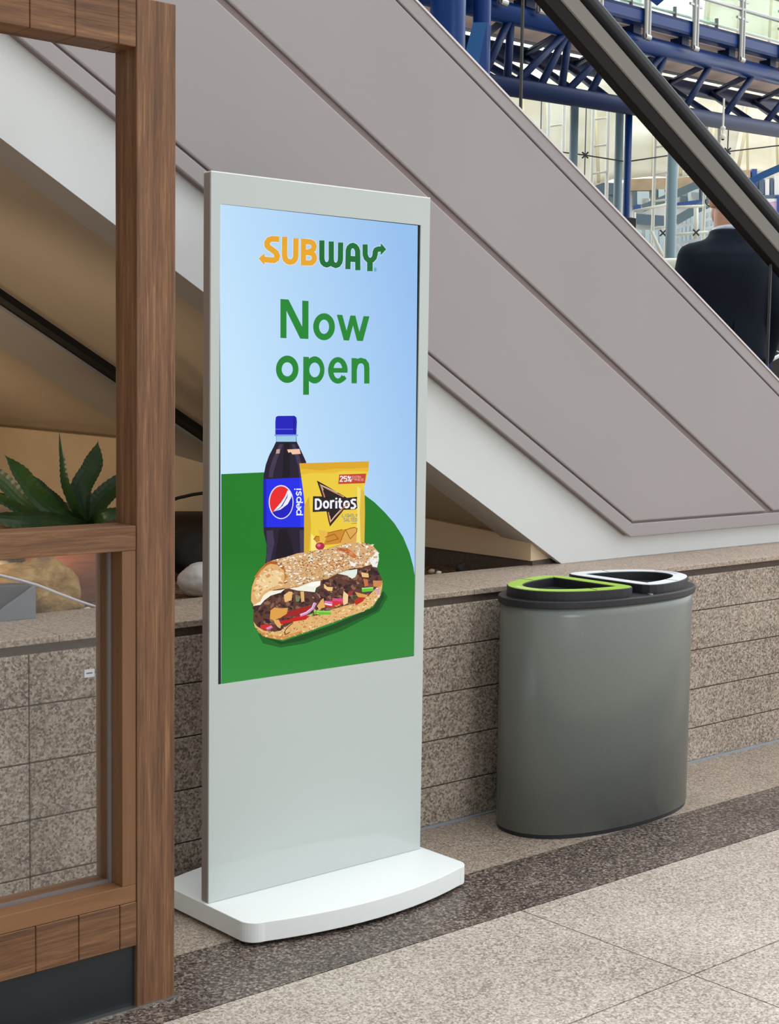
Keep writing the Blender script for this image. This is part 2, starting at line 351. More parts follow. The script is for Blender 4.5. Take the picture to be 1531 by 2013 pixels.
# ---- walls closing the space under the escalators
wl = MB()
a, b, c, d = (4.02, 3.80), (3.90, 4.6), (3.50, 5.7), (3.42, 8.28)
wl.prism([(a[0], a[1], 0.60), (b[0], b[1], 0.60), (b[0], b[1], 0.795), (a[0], a[1], 0.775)], (0.2, 0.03, 0), 1)
for (p, q, z0, z1) in ((a, b, 0.775, 1.6), (b, c, 0.80, 1.7), (c, d, 0.84, 1.7)):
    wl.prism([(p[0]-0.01, p[1], z0), (q[0]-0.01, q[1], z0+0.02), (q[0]-0.01, q[1], zT(q[0], 2.733)+0.02), (p[0]-0.01, p[1], zT(p[0], 2.733)+0.02)], (0.15, 0.02, 0), 0)
wl.prism([(b[0], b[1], 0.60), (c[0], c[1], 0.60), (c[0], c[1], 0.86), (b[0], b[1], 0.82)], (0.2, 0.03, 0), 1)
wl.prism([(c[0], c[1], 0.60), (d[0], d[1], 0.60), (d[0], d[1], 0.88), (c[0], c[1], 0.86)], (0.2, 0.03, 0), 1)
o = wl.build('wall_right', [M['beige_wall'], M['granite_dark']]); tag(o, 'low beige wall closing the space under the escalators', kind='structure')
o = MB().box(-3, 3.6, 8.3, 8.5, 0.5, 4.6).build('wall_rear', M['beige_wall']); tag(o, kind='structure')
o = MB().box(-3.1, -2.9, 3.9, 8.5, 0.0, 5.2).build('wall_left', M['beige_wall']); tag(o, kind='structure')
# sloping underside beyond the first escalator
TW = 2.733
def slope_slab(mb, Y0, Y1, T0, T1, X0, X1, mi=0):
    mb.prism([(X0, Y0, zT(X0, T0)), (X1, Y0, zT(X1, T0)), (X1, Y0, zT(X1, T1)), (X0, Y0, zT(X0, T1))], (0, Y1-Y0, 0), mi)
cl = MB(); slope_slab(cl, 5.70, 8.5, TW+0.05, TW+0.2, -3.1, 4.4, 0); slope_slab(cl, 5.575, 5.70, TW+0.015, TW+0.2, -3.1, 4.6, 0)
o = cl.build('ceiling', [M['soffit']]); tag(o, 'beige sloping soffit at the back under the escalators', kind='structure')

# ================================================================== ESCALATOR
esc = thing('escalator', (3.9, 4.4, 0.76), 'escalator with pinkish grey panelled side, white fascia and glass balustrade', 'escalator')
YP = 3.74; XL, XR = -2.0, 8.4
TT, TG, TM, TG2, TLW = 3.974, 3.926, 3.485, 3.032, 2.979
ZB0, ZB1 = 0.840, 0.896
back = MB().prism([(XL, YP+0.012, zT(XL, TLW+0.004)), (xT(ZB0+0.004, TLW+0.004), YP+0.012, ZB0+0.004), (XR, YP+0.012, ZB0+0.004), (XR, YP+0.012, 1.02), (xT(1.02, TT-0.003), YP+0.012, 1.02), (XL, YP+0.012, zT(XL, TT-0.003))], (0, 0.028, 0))
back.build('cladding_frame', M['pink_gap'], esc)
def panel(pts, bv=0.0035): MB().prism([(x, YP, z) for x, z in pts], (0, 0.013, 0)).build('cladding_panel', M['pink'], esc, bevel=bv)
g = 0.004
def band(T0, T1, zb):
    return [(XL, zT(XL, T0)), (xT(zb, T0), zb), (xT(zb, T1), zb), (XL, zT(XL, T1))]
panel([(XL, zT(XL, TLW)), (xT(ZB0, TLW), ZB0), (XR, ZB0), (XR, ZB1-g), (xT(ZB1-g, TG2-g), ZB1-g), (XL, zT(XL, TG2-g))])
panel(band(TG2+g, TM-0.012, ZB1+g), 0.006); panel(band(TM+0.012, TG-g*0.7, ZB1+g), 0.006); panel(band(TG+g*0.7, TT, ZB1+g))
MB().prism([(XL, YP-0.004, zT(XL, TT)), (xT(0.95, TT), YP-0.004, 0.95), (xT(0.95, TT+0.007), YP-0.004, 0.95), (XL, YP-0.004, zT(XL, TT+0.007))], (0, 0.21, 0)).build('edge_trim', M['edge_trim'], esc)
YF = 3.78
MB().prism([(XL, YF, zT(XL, TW)), (xT(0.757, TW), YF, 0.7575), (XR, YF, 0.7575), (XR, YF, 0.87), (xT(0.87, 3.01), YF, 0.87), (XL, YF, zT(XL, 3.01))], (0, 0.02, 0)).build('fascia', M['white_fascia'], esc)
s1 = MB(); slope_slab(s1, YF+0.001, 3.93, TW, TW+0.08, XL, xT(0.76, TW)-0.03)
s1.build('soffit_strip', M['soffit_grey'], esc)
s2 = MB(); slope_slab(s2, 3.93, 5.03, TW+0.035, TW+0.09, XL, 4.12); s2.build('soffit', M['soffit'], esc)
s3 = MB(); slope_slab(s3, 5.03, 5.12, TW+0.010, TW+0.09, XL, 4.0); s3.build('black_slot', M['black'], esc)  # solid matte black strip painted in for the dark inside of an open gap
s4 = MB(); slope_slab(s4, 5.12, 5.575, TW, TW+0.09, XL, 3.9); s4.build('soffit_strip', M['soffit_grey'], esc)
p = onY(100, 655, 5.08); MB().box(p.x-0.02, p.x+0.02, 5.04, 5.11, zT(p.x, TW+0.03), zT(p.x, TW+0.07)).build('slot_bracket', M['dark_steel'], esc)
# truss body above the soffit, steps
tb = MB(); slope_slab(tb, 3.80, 3.93, TW+0.085, TT-0.02, XL, 5.2); tb.build('truss_casing', M['dark_steel'], esc)
hcq = onY(1433, 392, 4.45); FZ0 = hcq.z+0.115-1.76
sx0 = hcq.x-0.22; STEP_DZ = 0
STEP_DZ = FZ0+0.1-(zT(sx0, 3.62)+0.02)
st = MB(); x = sx0-0.4*19
while x < 7.0:
    zs = zT(x, 3.62)+0.02+STEP_DZ; st.box(x, x+0.4, 4.0, 5.1, zs-0.23-0.2, zs-0.1); x += 0.4
st.build('steps', M['dark_steel'], esc)
for yy in (3.95, 5.15):
    gl = MB(); YS = yy
    joints = [XL, 0.9, 2.47, 4.062, 5.653, 7.2]
    for x0, x1 in zip(joints[:-1], joints[1:]):
        q = MB().prism([(x0+0.004, YS-0.005, zT(x0+0.004, TT-0.02)), (x1-0.004, YS-0.005, zT(x1-0.004, TT-0.02)), (x1-0.004, YS-0.005, zT(x1-0.004, 4.54)), (x0+0.004, YS-0.005, zT(x0+0.004, 4.54))], (0, 0.01, 0))
        q.build('glass_panel', M['esc_glass'], esc)
    for xj in joints[1:-1]:
        MB().box(xj-0.003, xj+0.003, YS-0.006, YS+0.006, zT(xj, TT-0.02), zT(xj, 4.54)).build('glass_joint', M['dark_steel'], esc)
    def sl(T0, T1, Y0, Y1, X0=XL, X1=7.3): m_ = MB(); slope_slab(m_, Y0, Y1, T0, T1, X0, X1); return m_
    sl(4.525, 4.585, YS-0.022, YS+0.022).build('handrail_base', M['rail_brown'], esc, bevel=0.004)
    sl(4.583, 4.655, YS-0.026, YS+0.026).build('handrail_profile', M['rail_grey'], esc, bevel=0.006)
    # rubber handrail with a rounded section
    rings = []
    for X in (XL, 7.3):
        ring = []
        for k in range(16):
            a_ = 2*math.pi*k/16; cy_, ct = math.cos(a_), math.sin(a_)
            ry = 0.043*(abs(cy_)**0.7)*(1 if cy_ > 0 else -1); rtt = 0.036*(abs(ct)**0.7)*(1 if ct > 0 else -1)
            ring.append((X, YS+ry, zT(X, 4.685+rtt)))
        rings.append(ring)
    MB().loft(rings).build('handrail_rubber', M['rubber'], esc, smooth=True)

# ================================================================== TIMBER FRAME
FY = 2.858
fr = thing('timber_frame', (1.81, FY, 0), 'brown oak shopfront frame with open top half and glazed lower half', 'wooden frame')
MB().box(1.757, 1.857, FY, FY+0.09, 0.0, 2.237).build('post', M['wood_v'], fr, bevel=0.0025)
def segs(z0, z1, y0, y1, name):
    m_ = MB(); xs = [0.10]+[1.506-0.1035*k for k in range(13, 0, -1)]+[1.506, 1.610, 1.7135, 1.7565]
    for x0, x1 in zip(xs[:-1], xs[1:]):
        m_.box(x0+0.0008, x1-0.0008 if x1 < 1.75 else x1, y0, y1, z0, z1)
    m_.box(0.1, 1.756, y0+0.004, y1-0.004, z0+0.003, z1-0.003)
    return m_.build(name, M['wood_h'], fr, bevel=0.0015, seg=1)
segs(2.131, 2.245, FY+0.001, FY+0.092, 'lintel')
segs(0.1455, 0.247, FY+0.001, FY+0.075, 'bottom_rail')
MB().box(0.1, 1.7565, FY+0.002, FY+0.088, 1.043, 1.0985).build('middle_rail', M['wood_h'], fr, bevel=0.0025)
# glazed lower light: stile, beads, gasket, pane
MB().box(1.721, 1.7563, FY+0.003, FY+0.05, 0.287, 1.0428).build('stile', M['wood_s'], fr, bevel=0.0015)
MB().box(0.1, 1.7563, FY+0.003, FY+0.05, 0.2475, 0.287).build('lower_bead', M['wood_sh'], fr, bevel=0.0015)
MB().box(1.721, 1.7563, FY+0.058, FY+0.118, 0.252, 1.0428).build('inner_bead', M['wood_s'], fr, bevel=0.0015)
MB().box(0.1, 1.72, FY+0.058, FY+0.118, 0.252, 0.287).build('inner_bead', M['wood_sh'], fr, bevel=0.0015)
MB().box(1.714, 1.7563, FY+0.050, FY+0.058, 0.25, 1.0428).build('gasket', M['gasket'], fr)
MB().box(0.1, 1.713, FY+0.050, FY+0.058, 0.25, 0.294).build('gasket', M['gasket'], fr)
MB().box(0.1, 1.7145, FY+0.051, FY+0.057, 0.29, 1.0428).build('glass_pane', M['pane'], fr)
MB().box(0.1, 1.7565, FY+0.012, FY+0.06, 0.0, 0.148).build('kick_panel', M['kick'], fr)
MB().box(0.1, 1.87, FY-0.004, FY+0.02, 0.0, 0.003).build('floor_strip', M['steel'], fr)
MB().box(0.0, 0.1, FY, FY+0.09, 0.0, 2.237).build('post', M['wood_v'], fr, bevel=0.0025)
# small label stuck on the granite wall
p = onY(175, 1324, Yw)
lb = MB().box(p.x-0.015, p.x+0.015, Yw-0.0025, Yw-0.0003, p.z-0.0095, p.z+0.0115, 0)
for k in range(7): lb.box(p.x-0.009+k*0.0026, p.x-0.0073+k*0.0026, Yw-0.0028, Yw-0.0024, p.z-0.0005, p.z+0.0035, 1)
lb.build('wall_label', [M['label_white'], M['black']]); tag(bpy.data.objects['wall_label'], 'tiny white sticker on the granite wall seen through the lower pane', 'label')

# ================================================================== SIGNAGE KIOSK
kx0, kx1, kz0, kz1, KY = 2.1695, 2.913, 0.062, 1.938, 3.179
kiosk = thing('display_kiosk', ((kx0+kx1)/2, 3.2, 0), 'tall white freestanding digital advertising screen showing a sandwich advert', 'digital signage')
# base plate: straight sides, bowed front and back, rounded corners
def base_outline(z, inset=0.0):
    pts = []; x0, x1 = 2.160+inset, 2.928-inset; xm = (x0+x1)/2; hw = (x1-x0)/2; r = 0.045
    def arcY(x, sgn): return (2.995+inset if sgn < 0 else 3.395-inset)+sgn*0.068*(1-((x-xm)/hw)**2)
    cr = [(-1, -1), (1, -1), (1, 1), (-1, 1)]
    for sx_, sy_ in cr:
        cx_ = xm+sx_*(hw-r); cy_ = arcY(cx_, sy_)-sy_*r
        a0 = math.atan2(sy_, sx_)
        seq = range(-4, 5) if sx_*sy_ > 0 else range(-4, 5)
        for k in seq:
            a_ = a0+math.radians(45)*k/4
            pts.append((cx_+r*math.cos(a_), cy_+r*math.sin(a_), z))
        if sy_ < 0 and sx_ < 0:
            for k in range(1, 12): x = xm-(hw-r)+2*(hw-r)*k/12; pts.append((x, arcY(x, -1), z))
        if sy_ > 0 and sx_ > 0:
            for k in range(1, 12): x = xm+(hw-r)-2*(hw-r)*k/12; pts.append((x, arcY(x, 1), z))
    return pts
MB().loft([base_outline(0.011), base_outline(0.062)]).build('base_plate', M['kiosk_white'], kiosk, bevel=0.0015)
MB().loft([base_outline(0.0, 0.03), base_outline(0.012, 0.03)]).build('foot', M['black'], kiosk)
# housing with front glass frame around the screen opening
ox0, ox1, oz0, oz1 = 2.197, 2.878, 0.637, 1.8625
MB().box(kx0, kx1, KY+0.005, KY+0.034, kz0+0.001, kz1).build('housing', M['kiosk_side'], kiosk, bevel=0.002)
fg = MB()
fg.box(kx0, ox0, KY, KY+0.005, kz0+0.001, kz1); fg.box(ox1, kx1, KY, KY+0.005, kz0+0.001, kz1)
fg.box(ox0, ox1, KY, KY+0.005, kz0+0.001, oz0); fg.box(ox0, ox1, KY, KY+0.005, oz1, kz1)
fg.build('front_panel', M['kiosk_glass'], kiosk)
MB().box(kx0, kx1, KY-0.0005, KY+0.034, kz1, kz1+0.004).build('top_edge', M['kiosk_white'], kiosk, bevel=0.001)
MB().box(ox0, ox1, KY+0.0035, KY+0.0049, oz0, oz1).build('bezel', M['black'], kiosk)

# ---- the advert on the screen, built flat on the display
SY = KY+0.0034; ART = MB(); ART.flat = True; ART_M = []; ART_I = {}; ART_N = [0]
def scol(r, g_, b_):
    k = (r, g_, b_)
    if k not in ART_I:
        m_ = mat('screen_colour', (0, 0, 0, 1), 0.06, spec=0.2, emis=srgb(r, g_, b_), estr=1.0); ART_I[k] = len(ART_M); ART_M.append(m_)
    return ART_I[k]
Z8 = (480, 440, 4.784); Z6 = (430, 780, 3.532); ZB = (500, 890, 6.379); ZS = (470, 1040, 4.939)
LAY = [0.0]
def art(fr_, pts, c, step=True):
    if step: LAY[0] += 6e-6
    P = [onY(fr_[0]+x/fr_[2], fr_[1]+y/fr_[2], SY) for x, y in pts]
    P = [Vector((q.x, SY-LAY[0], q.z)) for q in P]
    mi = scol(*c) if len(c) == 3 else c[3]
    t2 = [Vector((q.x, q.z, 0)) for q in P]
    base = len(ART.v); ART.v += P
    for t in tessellate_polygon([t2]):
        a_, b_, c_ = (t2[i] for i in t); fl_ = (b_-a_).cross(c_-a_).z < 0
        ART.f.append(tuple(base+i for i in (reversed(t) if fl_ else t))); ART.m.append(mi)
def stroke(fr_, pts, w, c, cap=False, step=True):
    if step: LAY[0] += 6e-6
    n = len(pts); L = []; R_ = []
    for i in range(n):
        p = Vector(pts[i]); a_ = Vector(pts[max(i-1, 0)]); b_ = Vector(pts[min(i+1, n-1)])
        d1 = (p-a_).normalized() if i > 0 else (b_-p).normalized(); d2 = (b_-p).normalized() if i < n-1 else d1
        d = (d1+d2).normalized(); nn = Vector((-d.y, d.x)); k = 1/max(0.5, nn.dot(Vector((-d1.y, d1.x))))
        L.append(p+nn*w/2*k); R_.append(p-nn*w/2*k)
    for i in range(n-1): art(fr_, [L[i], L[i+1], R_[i+1], R_[i]], c, False)
def ell(cx_, cy_, rx, ry, n=40, a0=0, a1=360, tilt=0):
    o_ = []; tl = math.radians(tilt)
    for k in range(n+(0 if a1-a0 == 360 else 1)):
        a_ = math.radians(a0+(a1-a0)*k/n); x, y = rx*math.cos(a_), -ry*math.sin(a_)
        o_.append((cx_+x*math.cos(tl)-y*math.sin(tl), cy_+x*math.sin(tl)+y*math.cos(tl)))
    return o_
def ring(fr_, cx_, cy_, rx, ry, rxi, ryi, c, n=40, a0=0, a1=360, step=True):
    if step: LAY[0] += 6e-6
    for k in range(n):
        f_ = lambda j, X, Y: (cx_+X*math.cos(math.radians(a0+(a1-a0)*j/n)), cy_-Y*math.sin(math.radians(a0+(a1-a0)*j/n)))
        art(fr_, [f_(k, rx, ry), f_(k+1, rx, ry), f_(k+1, rxi, ryi), f_(k, rxi, ryi)], c, False)
# sky blue ground with a soft gradient (the display's own picture)
FZ = (0, 0, 1)
def gradient_mat(name, ca, cb, vec, lo, hi):
    m_ = mat(name, (0, 0, 0, 1), 0.06, spec=0.2, emis=(1, 1, 1, 1)); n = m_.node_tree; b_ = n.nodes['Principled BSDF']
    g_ = n.nodes.new('ShaderNodeNewGeometry'); d_ = n.nodes.new('ShaderNodeVectorMath'); d_.operation = 'DOT_PRODUCT'; d_.inputs[1].default_value = vec
    n.links.new(g_.outputs['Position'], d_.inputs[0]); r_ = n.nodes.new('ShaderNodeMapRange'); r_.inputs[1].default_value = lo; r_.inputs[2].default_value = hi
    n.links.new(d_.outputs['Value'], r_.inputs[0]); cr = n.nodes.new('ShaderNodeMix'); cr.data_type = 'RGBA'; cr.inputs[6].default_value = ca; cr.inputs[7].default_value = cb
    n.links.new(r_.outputs[0], cr.inputs[0]); n.links.new(cr.outputs[2], b_.inputs['Emission Color']); ART_M.append(m_); return (0, 0, 0, len(ART_M)-1)
gsky = gradient_mat('screen_sky', srgb(196, 228, 252), srgb(148, 190, 238), (1.0, 0, 0.35), 2.75, 3.45)
ggrn = gradient_mat('screen_green', srgb(52, 140, 62), srgb(30, 122, 38), (0.1, 0, 1), 0.85, 1.2)
art(FZ, [(431.5, 401), (821, 443.5), (813.5, 1288), (434.5, 1346.5)], gsky)
art(Z6, [(17, 537), (350, 523), (600, 515), (850, 585), (1010, 680), (1080, 732), (1150, 800), (1220, 880), (1280, 975), (1325, 1085), (1350, 1180), (1361, 1250), (1355, 1796), (17, 2003)], ggrn)
# logo
W_ = (240, 246, 252); YE = (230, 166, 38); GD = (18, 108, 48); GN = (32, 134, 48)
logo = [
 ([(328,145),(262,141),(232,150),(214,178),(216,205),(232,224),(262,243),(298,272),(310,300),(304,328),(280,343),(240,341),(186,334)], 54, YE),
 ([(380,122),(379,300),(386,332),(404,352),(430,360),(458,354),(476,334),(484,306),(486,136)], 52, YE),
 ([(557,140),(556,391)], 50, YE),
 ([(557,166),(622,170),(648,184),(658,212),(650,238),(628,256),(600,266),(570,266)], 50, YE),
 ([(570,268),(628,274),(652,292),(661,322),(652,350),(630,368),(557,368)], 50, YE),
 ([(730,156),(730,330),(738,362),(756,380),(776,386),(798,378),(812,360),(818,335),(818,166)], 50, GD),
 ([(818,335),(822,362),(836,382),(860,392),(882,384),(898,362),(904,335),(906,176)], 50, GD),
 ([(974,426),(978,250),(986,224),(1004,208),(1022,203),(1042,212),(1058,232),(1066,258),(1068,436)], 50, GD),
 ([(976,328),(1068,334)], 56, GD),
 ([(1136,194),(1137,290),(1148,322),(1166,340),(1184,346),(1204,338),(1222,318),(1230,290),(1232,262),(1240,246),(1258,238),(1290,236)], 50, GD),
 ([(1182,340),(1181,445)], 54, GD)]
heads = [([(134,325),(190,277),(190,389)], YE), ([(1335,240),(1284,180),(1282,297)], GD)]
for p_, w_, c_ in logo: stroke(Z8, p_, w_+9, (222, 236, 251))
for p_, c_ in heads:
    cx_ = sum(q[0] for q in p_)/3; cy_ = sum(q[1] for q in p_)/3
    art(Z8, [(cx_+(x-cx_)*1.14, cy_+(y-cy_)*1.14) for x, y in p_], (222, 236, 251))
for p_, w_, c_ in logo: stroke(Z8, p_, w_, c_)
for p_, c_ in heads: art(Z8, p_, c_)
art(Z8, ell(1232, 430, 15, 20, 20), (60, 160, 190)); ring(Z8, 1232, 430, 11, 15, 7, 11, (150, 205, 225), 16)
# Now open
art(Z8, [(340,707),(416,712),(545,968),(545,722),(604,726),(603,1083),(526,1080),(397,818),(397,1076),(340,1073)], GN)
ring(Z8, 750, 968, 102, 127, 47, 67, GN)
art(Z8, [(870,855),(922,857),(962,1005),(998,862),(1045,864),(1082,1015),(1122,868),(1177,870),(1115,1103),(1060,1100),(1022,955),(985,1098),(935,1095)], GN)
ring(Z8, 404, 1368, 106, 129, 52, 66, GN)
art(Z8, [(555,1250),(608,1252),(608,1608),(553,1608)], GN); ring(Z8, 662, 1374, 92, 128, 50, 69, GN)
ring(Z8, 880, 1378, 92, 125, 42, 76, GN, 40, -1, 325); art(Z8, [(820,1356),(970,1356),(971,1400),(820,1400)], GN)
art(Z8, [(940,1425),(962,1456),(935,1482),(905,1450)], GN)
art(Z8, [(1008,1262),(1058,1264),(1058,1500),(1008,1500)], GN)
stroke(Z8, [(1034,1372),(1044,1322),(1066,1294),(1096,1285),(1128,1294),(1148,1322),(1152,1360),(1152,1502)], 50, GN)
# bottle
DK = (34, 24, 46); D2 = (62, 54, 80); D3 = (20, 12, 26)
art(Z6, [(398,264),(538,264),(540,310),(560,352),(585,405),(606,452),(612,540),(612,1180),(318,1190),(330,1100),(332,1030),(322,985),(312,940),(308,880),(308,590),(312,540),(326,470),(350,405),(378,352),(398,310)], DK)
art(Z6, [(400,264),(536,264),(536,312),(400,312)], (158, 202, 232)); art(Z6, [(385,262),(552,262),(548,272),(388,274)], (120, 160, 215))
art(Z6, [(392,170),(396,140),(410,133),(524,132),(538,142),(542,170),(538,262),(392,262)], (28, 26, 186))
art(Z6, [(392,222),(540,222),(540,228),(392,228)], (90, 96, 226)); art(Z6, [(515,135),(530,138),(532,255),(516,255)], (22, 18, 150))
art(Z6, [(420,330),(448,330),(410,420),(380,520),(375,560),(345,560),(352,500),(378,420)], D2)
art(Z6, [(505,330),(528,330),(562,420),(585,500),(585,560),(560,560),(550,480)], D2); art(Z6, [(455,320),(490,320),(495,560),(440,560)], D3)
art(Z6, [(400,366),(424,362),(422,392),(396,396)], (190, 160, 150)); art(Z6, [(474,366),(560,362),(568,396),(510,400),(500,384),(482,388)], (240, 196, 168))
art(Z6, [(308,572),(600,560),(606,905),(310,905)], (30, 42, 232)); art(Z6, [(308,572),(330,571),(332,905),(310,905)], (20, 26, 180))
art(Z6, [(560,562),(600,560),(606,905),(566,905)], (42, 60, 245))
art(Z6, ell(432, 731, 86, 118), (232, 226, 240)); art(Z6, ell(432, 731, 80, 111), (22, 22, 190))
art(Z6, ell(432, 731, 80, 111, 20, 25, 205)+[(368, 800), (395, 790), (430, 762), (458, 718), (480, 672)], (236, 240, 248))
art(Z6, [(372,800),(430,782),(478,745),(502,700),(506,680),(486,650),(474,700),(440,760),(400,790)], (236, 240, 248))
art(Z6, ell(432, 731, 79, 110, 20, 47, 222)+[(395, 775), (430, 735), (460, 690), (478, 648)], (232, 40, 44))
def pep(u, v): return (571-v, 824-u)
for uo in (0, 86):
    stroke(Z6, [pep(uo+5, -13), pep(uo+5, 34)], 8, W_); cx_, cy_ = pep(uo+23, 16); ring(Z6, cx_, cy_, 18, 21, 10, 13, W_, 24)
cx_, cy_ = pep(64, 16); ring(Z6, cx_, cy_, 18, 20, 10, 12, W_, 24, 60, 360); stroke(Z6, [pep(46, 16), pep(82, 16)], 7, W_)
stroke(Z6, [pep(168, 28), pep(150, 33), pep(140, 26), pep(144, 18), pep(160, 14), pep(166, 6), pep(156, 0), pep(138, 3)], 8, W_)
stroke(Z6, [pep(182, -1), pep(182, 34)], 9, W_); art(Z6, ell(*pep(182, 44), 5, 5, 12), W_)
art(Z6, [(420,920),(470,915),(500,1000),(540,1170),(380,1180),(400,1060)], D3); art(Z6, [(330,930),(375,925),(385,1020),(350,1170),(325,1180),(335,1060)], D2)
art(Z6, [(560,925),(590,925),(590,1090),(565,1095)], D2)
# crisps packet
BY = (236, 204, 62)
art(Z6, [(558,462),(1041,448),(1037,520),(1020,590),(1008,625),(1012,690),(1014,800),(1010,1030),(900,1060),(590,1105),(592,900),(596,760),(588,680),(575,580)], BY)
art(Z6, [(558,462),(1041,448),(1040,492),(900,500),(820,498),(700,512),(640,505),(566,500)], (222, 166, 36))
art(Z6, [(566,500),(640,505),(700,512),(760,505),(820,498),(900,500),(1040,492),(1037,520),(860,515),(800,530),(660,528),(572,540)], (230, 186, 48))
art(Z6, [(592,760),(625,690),(640,900),(625,1095),(590,1105)], (216, 172, 46)); art(Z6, [(985,640),(1010,660),(1014,800),(1010,1030),(985,1035),(978,800)], (222, 184, 60))
art(Z6, [(960,620),(985,640),(978,800),(985,1035),(950,1040),(960,850)], (240, 222, 120)); art(Z6, [(640,950),(700,1010),(760,1070),(640,1095)], (248, 232, 130))
art(Z6, [(835,540),(1022,533),(1014,600),(828,606)], (196, 70, 44))
def txt(fr_, s_, x, y, w, h, c, lw):
    """tiny block lettering, s_ in a 0..4 x 0..6 grid"""
    G = {'2': [[(0,1),(1,0),(3,0),(4,1.5),(0,6),(4,6)]], '5': [[(4,0),(0.3,0),(0,2.6),(3,2.5),(4,4),(3,6),(0,5.7)]], '%': [[(4,0),(0,6)],[(0,0),(1.2,0),(1.2,1.6),(0,1.6),(0,0)],[(2.8,4.4),(4,4.4),(4,6),(2.8,6),(2.8,4.4)]],
         'E': [[(4,0),(0,0),(0,6),(4,6)],[(0,3),(3,3)]], 'X': [[(0,0),(4,6)],[(4,0),(0,6)]], 'T': [[(0,0),(4,0)],[(2,0),(2,6)]], 'R': [[(0,6),(0,0),(3,0),(4,1.5),(3,3),(0,3)],[(2,3),(4,6)]], 'A': [[(0,6),(2,0),(4,6)],[(1,4),(3,4)]],
         'L': [[(0,0),(0,6),(4,6)]], 'I': [[(2,0),(2,6)]], 'G': [[(4,0.5),(1,0),(0,3),(1,6),(4,5.5),(4,3.2),(2.4,3.2)]], 'H': [[(0,0),(0,6)],[(4,0),(4,6)],[(0,3),(4,3)]], 'Y': [[(0,0),(2,3),(4,0)],[(2,3),(2,6)]],
         'S': [[(4,0.5),(1,0),(0,1.5),(4,4),(3,6),(0,5.5)]], 'D': [[(0,0),(0,6),(3,5.5),(4,3),(3,0.5),(0,0)]], 'M': [[(0,6),(0,0),(2,3),(4,0),(4,6)]], 'O': [[(0,1),(1,0),(3,0),(4,1),(4,5),(3,6),(1,6),(0,5),(0,1)]], 'F': [[(4,0),(0,0),(0,6)],[(0,3),(3,3)]]}
    cw = w/len(s_)
    for i, ch in enumerate(s_):
        for pl in G.get(ch, []): stroke(fr_, [(x+i*cw+px*cw*0.18, y+py*h/6) for px, py in pl], lw, c)
txt(ZB, '25%', 1072, 296, 150, 62, W_, 12)
txt(ZB, 'EXTRA', 1228, 292, 112, 24, (230, 190, 190), 4); txt(ZB, 'FREE', 1215, 326, 168, 24, (230, 190, 190), 4)
BL = (36, 24, 28)
art(ZB, [(780,348),(862,392),(1030,490),(1150,560),(1195,610),(1100,740),(945,926),(925,850),(895,700),(850,560)], BL)
stroke(ZB, [(1120,555),(870,430),(822,398),(850,470),(880,560)], 14, (205, 140, 110)); stroke(ZB, [(1040,500),(880,425),(838,405),(862,470)], 6, (240, 225, 210))
stroke(ZB, [(925,745),(950,870),(1000,810),(1180,622)], 16, (205, 130, 90)); stroke(ZB, [(940,790),(955,858),(1000,800),(1120,670)], 7, (245, 225, 205))
art(ZB, [(733,545),(860,548),(900,580),(960,575),(1000,560),(1090,548),(1120,570),(1215,560),(1287,552),(1280,600),(1290,690),(1262,712),(1100,716),(1000,716),(905,735),(830,738),(729,744)], BL)
dor = [[(768,575),(768,716)], [(762,586),(800,586),(826,606),(834,645),(826,684),(800,703),(762,704)], [(958,596),(958,700)], [(956,628),(972,606),(1000,604)], [(1025,604),(1025,698)], [(1070,570),(1070,680),(1082,692),(1096,692)], [(1048,612),(1098,612)],
 [(1272,592),(1232,588),(1214,604),(1222,628),(1254,646),(1264,672),(1246,694),(1204,694)]]
for p_ in dor: stroke(ZB, p_, 25, (240, 242, 250))
ring(ZB, 896, 650, 40, 52, 15, 27, (240, 242, 250), 28); ring(ZB, 1153, 648, 42, 50, 17, 25, (240, 242, 250), 28); art(ZB, ell(1025, 575, 14, 12, 12), (240, 242, 250))
stroke(ZB, [(1060,745),(1180,622)], 12, (200, 120, 84))
txt(ZB, 'LIGHTLY', 1100, 768, 196, 40, (150, 150, 140), 9); txt(ZB, 'SALTED', 1118, 820, 172, 40, (150, 150, 140), 9); stroke(ZB, [(1212,888),(1282,882)], 5, (90, 80, 50))
OR = (206, 138, 44); O2 = (150, 84, 26); O3 = (232, 186, 70)
art(ZB, [(735,1080),(770,1040),(815,1050),(820,1110),(780,1130)], OR); art(ZB, [(795,968),(925,985),(900,1110),(840,1130)], O3)
art(ZB, [(915,1005),(1090,965),(1140,960),(1060,1140),(860,1160),(900,1060)], OR); art(ZB, [(1150,960),(1200,935),(1260,930),(1285,960),(1275,1120),(1070,1140)], (222, 168, 78))
for pl in ([(1140,965),(1200,1080),(1280,990),(1285,950),(1250,935),(1160,960),(1140,965)], [(1140,960),(1070,1130)], [(915,1005),(1100,962)], [(745,1090),(770,1045),(810,1050)], [(880,1060),(1000,1020),(1050,1080),(900,1120)]): stroke(ZB, pl, 9, O2)
art(ZB, ell(820, 1170, 58, 48, 16), (178, 40, 70)); art(ZB, ell(805, 1160, 24, 20, 12), (220, 110, 130)); 
